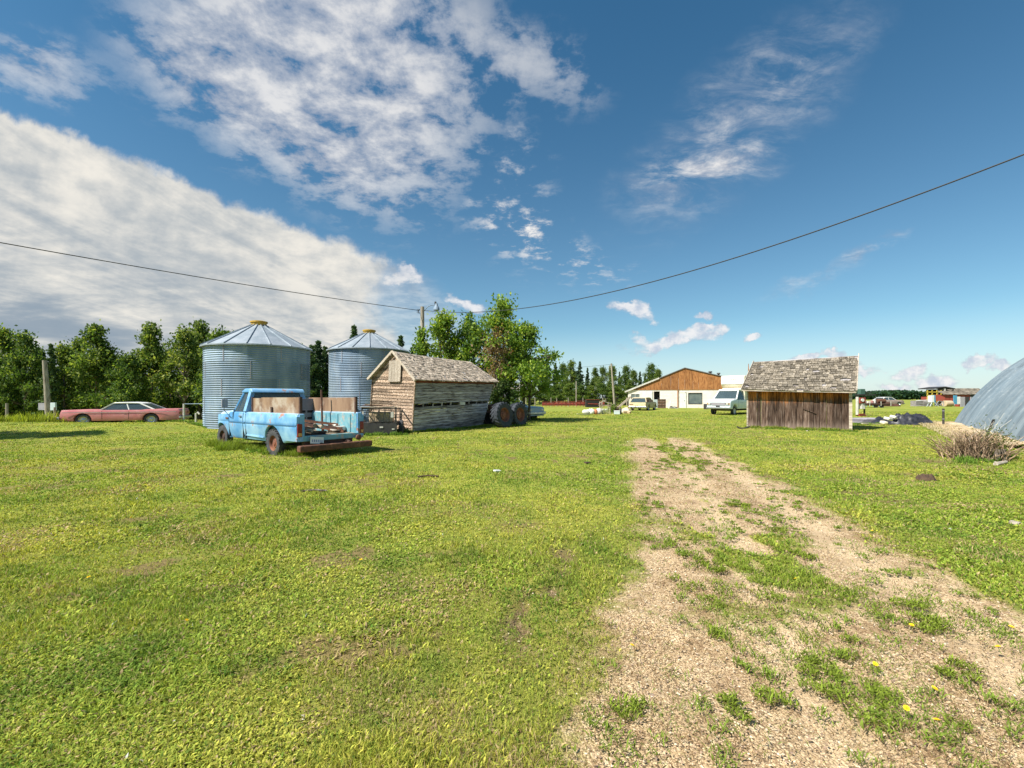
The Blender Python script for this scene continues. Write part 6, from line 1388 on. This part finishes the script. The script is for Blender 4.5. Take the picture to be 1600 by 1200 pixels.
# ---- far right group
def bxo(name, x, y, w_, d_, h, z, m_, lab, cat, grp=None, rz=0, bevel=.01):
    q = MB(); q.bx(-w_/2, w_/2, -d_/2, d_/2, z, z+h); return thing(name, q, m_, x, y, rz, lab, cat, grp, bevel=bevel)
y = 62.
t = empty('flatbed_trailer', loc_at(X_(1367, y), y), 0, 'low dark flatbed trailer behind the board shed', 'trailer')
q = MB(); q.bx(-1.7, 1.5, -1, 1, .42, .58); q.bx(-1.6, 1.4, -.8, .8, .28, .42); q.build('deck', DRUST, t)
for x in (-1.5, .0, 1.3): 
    q = MB(); q.bx(x, x+.06, -1.02, -.98, .25, .85); q.build('stake', OFFW, t)
for x in (-.5, .3): add_wheel(t, x, -.8, .22, .25, .16, .14, -1, DRUST)
for k, (p, w_, h, mt, lb, nm) in enumerate(((1349, .7, .35, OFFW, 'white bundle on the left end of the flatbed trailer', 'bundle'), (1356, .5, .28, CREAM, 'cream carton on the flatbed trailer', 'carton'), (1362, .45, .35, JRED, 'dull red can on the flatbed trailer', 'can'), (1366, .4, .5, OFFW, 'tall white can on the flatbed trailer', 'can'), (1376, 1.1, .62, RUST, 'rusty tank on the right end of the flatbed trailer', 'tank'))):
    q = MB()
    if k == 4: q.cyl((-w_/2, 0, h/2), (w_/2, 0, h/2), h/2, n=18)
    elif k in (2, 3): q.lathe([(0, 0), (w_/2, 0), (w_/2, h*.9), (w_/3, h), (0, h)], 16)
    else: q.box((0, 0, h/2), (w_, .5, h), (0, .08, .2))
    thing(nm, q, mt, X_(p, y), y, 0, lb, nm, bevel=.03, dz=.585)
q = MB(); 
for k in range(5): q.bar((-.9+k*.45, 0, 0), (-.9+k*.45, 0, .75), .05)
q.bar((-.95, 0, .74), (.95, 0, .78), .06); q.bar((-.95, 0, .4), (.95, 0, .4), .05)
thing('blue_rack', q, CYAN, X_(1364, 64), 64, 0, 'pale blue steel rack behind the flatbed trailer', 'rack', dz=.1)
for k, (p, w_, z, lb) in enumerate(((1385, 1.9, 0, 'rusty scrap heap between the flatbed trailer and far sedan'), (1396, 1.3, 0, 'low rusty scrap heap in front of the far sedan'))):
    V3, fc = heap(w_*1.6, 1.4, 1.15-.35*k, 11+k); o = np_mesh('scrap_heap', V3, fc, RUST); o.location = loc_at(X_(p, 71), 71); tag(o, lb, 'scrap heap', 'scrap heaps in the field')
y = 72.
for k, (p, w_, lb) in enumerate(((1432.5, 1.12, 'left of the two grey slatted crates in the field'), (1444.5, 1.15, 'right of the two grey slatted crates in the field'))):
    t = empty('slatted_crate', loc_at(X_(p, y), y), .05, lb, 'crate', 'grey crates in the field')
    q = MB()
    for j in range(6): q.bx(-w_/2, w_/2, -.5, -.47, .02+j*.15, .14+j*.15, rt())
    q.bx(-w_/2, w_/2, -.45, .5, 0, .88, .2); q.build('slats', WOOD_GREY, t)
q = MB(); q.box((0, 0, .95), (1.9, .8, .05), (0, -.04, 0)); thing('white_sheet', q, WHITEP, X_(1444, y), y, 0, 'white sheet lying on top of the right grey crate', 'sheet')
t = empty('white_tank', loc_at(X_(1455.5, 70), 70), 0, 'white and blue box raised on splayed blue legs', 'tank')
q = MB(); q.bx(-.32, .12, -.35, .3, .62, 1.65); q.build('front_panel', WHITEP, t, bevel=.05); q = MB(); q.bx(.13, .36, -.3, .3, .6, 1.7); q.build('side_panel', CYAN, t, bevel=.03)
for a, b_ in (((-.2, -.3, .6), (-.6, -.4, 0)), ((.2, -.3, .6), (.75, -.4, 0)), ((-.1, .3, .6), (-.3, .5, 0)), ((.3, .3, .6), (.6, .5, 0))):
    q = MB(); q.bar(a, b_, .06); q.build('leg', VANBLUE, t)
t = empty('sawhorse', loc_at(X_(1468, 69), 69), 0, 'grey angular steel frame between the blue box and round bale', 'steel frame')
q = MB()
for a, b_ in (((-.6, 0, .1), (-.1, 0, .85)), ((-.1, 0, .85), (.6, 0, .75)), ((.6, 0, .75), (.65, 0, 0)), ((-.5, 0, .6), (.5, 0, .0)), ((-.6, 0, .1), (.6, .5, .3)), ((.1, 0, .3), (.6, 0, .8))): q.bar(a, b_, .06)
q.build('frame', GREYM, t)
q = MB(); q.cyl((-.55, 0, .45), (.6, .1, .45), .45, n=24); thing('round_bale', q, STRAW, X_(1481, 70), 70, 0, 'tan round bale before the red wagon', 'bale', smooth=False, bevel=.04)
y = 78.
t = empty('yellow_machine', loc_at(X_(1456, y), y), 0, 'yellow farm machine with railing and flat black canopy', 'farm machine')
q = MB()
for x in (-1.1, -.3, .5, 1.2): q.bar((x, -.4, .6), (x, -.4, 2.6), .12)
for z in (1.0, 1.75, 2.3): q.bar((-1.2, -.4, z), (1.2, -.4, z), .12, .16)
q.build('railing', YEL, t); q = MB(); q.bx(-1.1, 1.2, -.3, .8, .5, 1.5); q.build('machine_body', RED, t); 
for x in (-.8, .8): add_wheel(t, x, -.5, .4, .4, .3, .2, -1, YEL)
t = empty('open_shelter', loc_at(X_(1467, 80), 80), 0, 'flat black roofed open shelter beside the yellow machine', 'shelter')
q = MB(); q.panel([(-1.9, -1, 2.9), (.2, -1, 3.2), (.2, 2, 3.2), (-1.9, 2, 2.9)], .15); q.panel([(.2, -1, 3.2), (1.9, -1, 2.9), (1.9, 2, 2.9), (.2, 2, 3.2)], .15); q.build('roof', BLACK, t)
for x in (-.8, .25, 1.7):
    q = MB(); q.bar((x, -.8, 0), (x, -.8, 3.0), .12 if x != .25 else .2); q.build('post', OFFW if x == .25 else BLACK, t)
q = MB(); q.bx(-.6, 1.8, .5, 1.8, .9, 2.8); q.build('rear_wall', DARK, t)
t = empty('red_wagon', loc_at(X_(1488, 76), 76), .02, 'red wooden wagon body with brown shingled roof beside the quonset', 'wagon')
q = MB()
for k in range(14): q.bx(-2.1+k*.30, -1.81+k*.30, -.9, -.86, .75, 1.85, rt())
q.bx(-2.1, 2.1, -.85, .9, .8, 1.85, .3); q.build('body', RED, t)
q = MB()
for j in range(5):
    for k in range(16): q.box((-2.25+k*.38, -1.0+j*.24, 1.92+j*.12), (.37, .30, .05), (.42, 0, 0), rt())
q.build('roof', SHIN_M, t)
for k, (x, lb_) in enumerate(((-1.3, 0), (1.3, 0))): add_wheel(t, x, -.85, .42, .42, .2, .24, -1, RED)
t = empty('plank_shed', loc_at(X_(1509, 80), 80), 0, 'low far shed with long brown shingled roof at the quonset edge', 'shed')
q = MB(); q.bx(-2.7, 3.2, 0, 3, 0, 2.0); q.build('wall', OFFW, t)
q = MB()
for j in range(5):
    for k in range(18): q.box((-3.0+k*.36, -.3+j*.3, 2.1+j*.2), (.35, .36, .05), (.5, 0, 0), rt())
q.build('roof', SHIN_M, t); q = MB(); q.bx(.2, 3.2, -.1, -.02, 0, 1.9); q.build('dark_wall', BLACK, t)
t = empty('sign_board', loc_at(X_(1495, 70), 70), 0, 'upright blue and white panel before the red wagon', 'panel')
q = MB(); q.bx(-.5, 0, -.05, .05, .3, 1.7); q.build('blue_panel', CYAN, t); q = MB(); q.bx(.02, .5, -.06, .04, .4, 1.5); q.build('white_panel', WHITEP, t)
q = MB(); q.bar((-.4, 0, 0), (-.45, 0, .3), .06); q.bar((-.3, -.3, 0), (-.5, 0, .5), .05); q.bar((.4, 0, 0), (.4, 0, .4), .06); q.build('leg', OFFW, t)
q = MB(); q.bx(-.4, .45, -.3, .3, 0, .35); thing('red_box', q, RED, X_(1499, 69), 69, 0, 'low red box at the foot of the blue and white panel', 'box')
for k in range(3):
    q = MB(); q.bx(-.32, .32, -.04, .04, 0, 1.45); thing('upright_sheet', q, (GREYM, BLACK, GREYM)[k], X_(1504+k*7.5, 68), 68, .1*k, ('grey upright panel left of the black one beside the quonset', 'black upright panel between two grey ones beside the quonset', 'grey upright panel touching the quonset edge')[k], 'panel', 'upright panels beside the quonset')
# ================================================================ small ground details
q = MB(); q.add([(0, 0, 0)], [])
V3, fc = heap(.40, .34, .2, 3, .6); o = np_mesh('soil_mound', V3, fc, SOIL); o.location = loc_at(X_(1448, 8.5), 8.5); tag(o, 'small dark mound of soil on the grass near the quonset', 'soil mound')
def stone(x, y, s, lb, mt):
    V3, fc = heap(s, s*.8, s*.55, int(x*10) % 7+2, .2); o = np_mesh('stone', V3, fc, mt, smooth=True); o.location = loc_at(x, y, -.01); tag(o, lb, 'stone')
STONE = M_plain('pinkish_stone', (.36, .26, .22), (.25, .18, .15), rough=.9, scale=20)
stone(.72, 2.38, .055, 'small pinkish stone on the gravel near the bottom edge', STONE)
stone(-2.97*1.33, 3.86*1.0, .12, 'pale stone in a dark weed tuft at the left edge', STONE)
for k, (px_, py_, lb) in enumerate(((668, 747, 'dark stick lying on the lawn right of the pickup'), (490, 770, 'thin dark stick lying on the lawn below the pickup'), (777, 738, 'small white scrap on the lawn below the granary'), (918, 725, 'dark clod on the lawn left of the track'), (1586, 820, 'pale flat scrap on the grass at the right edge'), (1262, 674, 'pale flat scrap on the grass before the board shed'))):
    Y_ = 1.5*F/(py_-622); x = X_(px_, Y_); q = MB()
    if k < 2: q.tube([(-.18, 0, .02), (0, .03, .03), (.2, -.02, .02)], .016, 5)
    else: q.box((0, 0, .02), (.14, .08, .03), (.1, .1, .4))
    thing('stick' if k < 2 else 'scrap', q, (SOIL, BARK, WHITEP, SOIL, PLANK, PLANK)[k], x, Y_, .2, lb, 'stick' if k < 2 else 'scrap', bevel=0)
q = MB(); q.tube([(0, 0, .1), (-.25, 0, .02), (-.5, -.02, .02), (-.62, 0, .10)], .035, 7); thing('bent_pipe', q, BLACK, 11.5, 22.3, 0, 'black curved pipe end beside the left corner of the board shed', 'pipe')
# dandelions
DY = M_plain('dandelion_yellow', (.90, .68, .02), (.85, .60, .02), rough=.8, scale=60)
DG = M_plain('dandelion_stem', (.12, .20, .04))
def dandelion():
    t = empty('dandelion', (0, 0, 0), 0, 'yellow dandelion flower', 'dandelion', 'dandelions')
    q = MB()
    for ring, (r, z, n) in enumerate(((.017, .0, 16), (.012, .004, 12), (.006, .007, 8))):
        for k in range(n):
            a = 2*pi*k/n+ring*.2; q.panel([(0, 0, .035), (r*cos(a-.2), r*sin(a-.2), .040+z), (r*1.15*cos(a), r*1.15*sin(a), .042+z), (r*cos(a+.2), r*sin(a+.2), .040+z)], .0012)
    q.build('flower_head', DY, t); q = MB(); q.tube([(0, 0, -.01), (.003, 0, .02), (0, 0, .038)], .0022, 5); q.build('stem', DG, t); return t
D0 = dandelion()
DP = [(986, 1006, 'dandelion flower alone on the gravel near the left side of the track'), (1424, 979, 'dandelion flower in the grass tuft right of the track middle'), (1579, 984, 'dandelion flower at the right edge of the picture'), (1563, 1017, 'dandelion flower on the gravel just below the right edge one'),
      (1466, 1128, 'dandelion flower nearest the bottom right'), (1365, 1037, 'dandelion flower in the weeds in the middle of the track'), (1415, 1102, 'dandelion flower in the weeds at the bottom right'), (1456, 1076, 'dandelion flower above the bottom right weeds'), (1246, 905, 'small dandelion flower in the track weeds'),
      (1231, 772, 'distant dandelion flower on the right verge of the track'), (1363, 831, 'dandelion flower on the right verge halfway down'), (140, 903, 'dandelion flower on the lawn at far left'), (288, 972, 'dandelion flower on the lawn at lower left'), (565, 872, 'dandelion flower in the middle of the lawn'), (205, 808, 'dandelion flower on the distant left lawn')]
for k, (a, b_, lb) in enumerate(DP):
    Y_ = 1.48*F/(b_-622); x = X_(a, Y_); o = D0 if k == 0 else copy_tree(D0); o.location = (x, Y_, G0(x, Y_)); o['label'] = lb; o.rotation_euler = (rnd(.1, .6), rnd(-.2, .2), rnd(0, 6)); o.scale = (.72,)*3
# weed rosettes on the track and tufts round the things
def tufts():
    X, Y, H, W_, L_, lf, C = [], [], [], [], [], [], []
    def tuft(x, y, rad, n, h, wd, lean, leafy, cm=(1, 1, 1)):
        a = RNG.uniform(0, 2*pi, n); r = rad*np.sqrt(RNG.random(n))
        X.append(x+r*np.cos(a)); Y.append(y+r*np.sin(a)); H.append(h*RNG.uniform(.5, 1.2, n)); W_.append(wd*RNG.uniform(.7, 1.3, n)); L_.append(RNG.uniform(lean*.3, lean, n))
        lf.append(np.full(n, leafy)); b = np.array([.155, .26, .036])*np.array(cm); C.append(b*RNG.uniform(.6, 1.45, (n, 1)))
    for k in range(900):                                       # small weeds in the gravel
        y = math.exp(rnd(math.log(1.6), math.log(15))); l = np.interp(y, _ty, _tl); r = np.interp(y, _ty, _tr); x = l+(r-l)*rt()
        if vn(x*1.1+4, y*1.1, 77) < .42 and rt() < .8: continue
        s = rnd(.02, .09); tuft(x, y, s, int(12+330*s), rnd(.018, .04), max(.005, .0016*y), 1.5, rt() < .6, (1.25, 1.05, 1))
    for (px_, py_, s) in ((1195, 1080, .07), (1140, 1100, .06), (1125, 985, .09), (992, 1100, .13), (1240, 862, .2), (1215, 830, .12), (1350, 1090, .22), (1395, 1095, .2), (1290, 1010, .18), (1450, 985, .15), (1180, 930, .22), (1480, 1045, .14), (1080, 915, .25), (1100, 870, .25), (1310, 925, .3), (1145, 790, .25), (1090, 720, .5), (1060, 700, .5), (1330, 1050, .2), (1260, 1040, .15), (30, 905, .22), (1150, 890, .3), (1250, 900, .3), (1400, 940, .25), (1020, 845, .2)):
        Y_ = 1.5*F/(py_-622); 
        for j in range(int(3+20*s)):
            xx, yy = X_(px_, Y_)+random.gauss(0, s*.55), Y_+random.gauss(0, s*.55)
            ss_ = rnd(.025, .06)+.1*s; tuft(xx, yy, ss_, int(20+600*ss_), rnd(.02, .04), max(.006, .0016*Y_), 1.6, rt() < .65, (1.35, 1.05, .9))
    def line(a, b_, n, w_, h, wd, lean=.8, cm=(1, 1, 1), leafy=False):
        for k in range(n):
            t_ = rt(); x = a[0]+(b_[0]-a[0])*t_+rnd(-w_, w_); y = a[1]+(b_[1]-a[1])*t_+rnd(-w_, w_); tuft(x, y, .12, 26, h*rnd(.6, 1.2), wd, lean, leafy, cm)
    line((-5.6, 11.9), (-8.4, 14.0), 60, .18, .21, .010, .9, cm=(1.35, 1.05, .9)); line((-5.9, 12.2), (-8.0, 13.8), 26, .3, .10, .022, 1.3, leafy=True)
    line((-8.0, 13.2), (-9.4, 14.6), 50, .25, .24, .012, .9, cm=(1.35, 1.05, .9))
    line((-4.4, 19.9), (-6.6, 21.3), 40, .15, .16, .02); line((-4.3, 19.8), (-1.3, 24.2), 80, .15, .13, .018, cm=(1.3, 1.1, .8)); line((-6.0, 18.4), (-4.4, 18.6), 30, .2, .16, .02)
    line((11.7, 22.8), (15.4, 20.8), 80, .10, .16, .018, cm=(1.5, 1.1, 1)); line((12.0, 22.3), (15.4, 20.3), 50, .25, .08, .02); line((-16.2, 23.2), (-11.5, 21.4), 60, .2, .14, .025)
    line((-.9, 23.0), (.8, 24.2), 30, .15, .14, .022); line((-26, 26.0), (-19, 27.0), 70, .5, .22, .03); line((-1.8, 31.5), (2, 31), 30, .3, .16, .03)
    line((10.3, 10.6), (12.2, 11.6), 50, .3, .13, .014); line((24, 25), (16, 14.6), 80, .3, .10, .02, cm=(1.3, 1.2, 1)); line((18.5, 25.5), (22.5, 26), 40, .3, .12, .025)
    for k in range(60): tuft(rnd(-33, -24.2), rnd(23.5, 25.5), .25, 40, rnd(.3, .75)*(1 if rt() < .5 else .6), .03, .6, False, (2.2, 1.5, 1.2))
    x, y, h, wd, ln, lf_, c = (np.concatenate(v) for v in (X, Y, H, W_, L_, lf, C))
    blades('weeds', x, y, h, wd, ln, np.concatenate([c, np.ones((len(x), 1))], 1), lf_, 'weed tufts in the gravel and round the feet of things')
tufts()
def pebbles(N=26000):
    y = np.exp(RNG.uniform(math.log(1.4), math.log(9), N)); x = RNG.uniform(-1, 1, N)*(1.2*y+1.2); dm, ru = dirt(x, y); k = RNG.random(N) < dm; x, y = x[k], y[k]; n = len(x)
    s = RNG.uniform(.0025, .0075, n)*(.7+.16*y); z = zg(x, y)-.028
    a = RNG.uniform(0, 2*pi, n); O = np.array([[1, 0, 0], [0, 1, 0], [-1, 0, 0], [0, -1, 0], [0, 0, .7], [0, 0, -.5]])
    R = RNG.uniform(.7, 1.25, (n, 6, 1)); P = O[None]*R*s[:, None, None]
    c, s_ = np.cos(a)[:, None], np.sin(a)[:, None]
    V = np.stack([P[:, :, 0]*c-P[:, :, 1]*s_+x[:, None], P[:, :, 0]*s_+P[:, :, 1]*c+y[:, None], P[:, :, 2]+z[:, None]+.012], -1).reshape(-1, 3)
    f = np.array([[0, 1, 4], [1, 2, 4], [2, 3, 4], [3, 0, 4]])[None]+(np.arange(n)*6)[:, None, None]
    b = np.array([[.62, .47, .33], [.45, .31, .21], [.72, .60, .44], [.33, .23, .17]])[RNG.integers(0, 4, n)]*RNG.uniform(.75, 1.2, (n, 1))
    o = np_mesh('gravel', V, f.reshape(-1, 3), MBLADE2, cols=np.repeat(np.concatenate([b, np.ones((n, 1))], 1), 6, 0)); tag(o, 'loose tan gravel stones on the track', kind='stuff')
MBLADE2 = m_blade('gravel_stone', 0.)
pebbles()
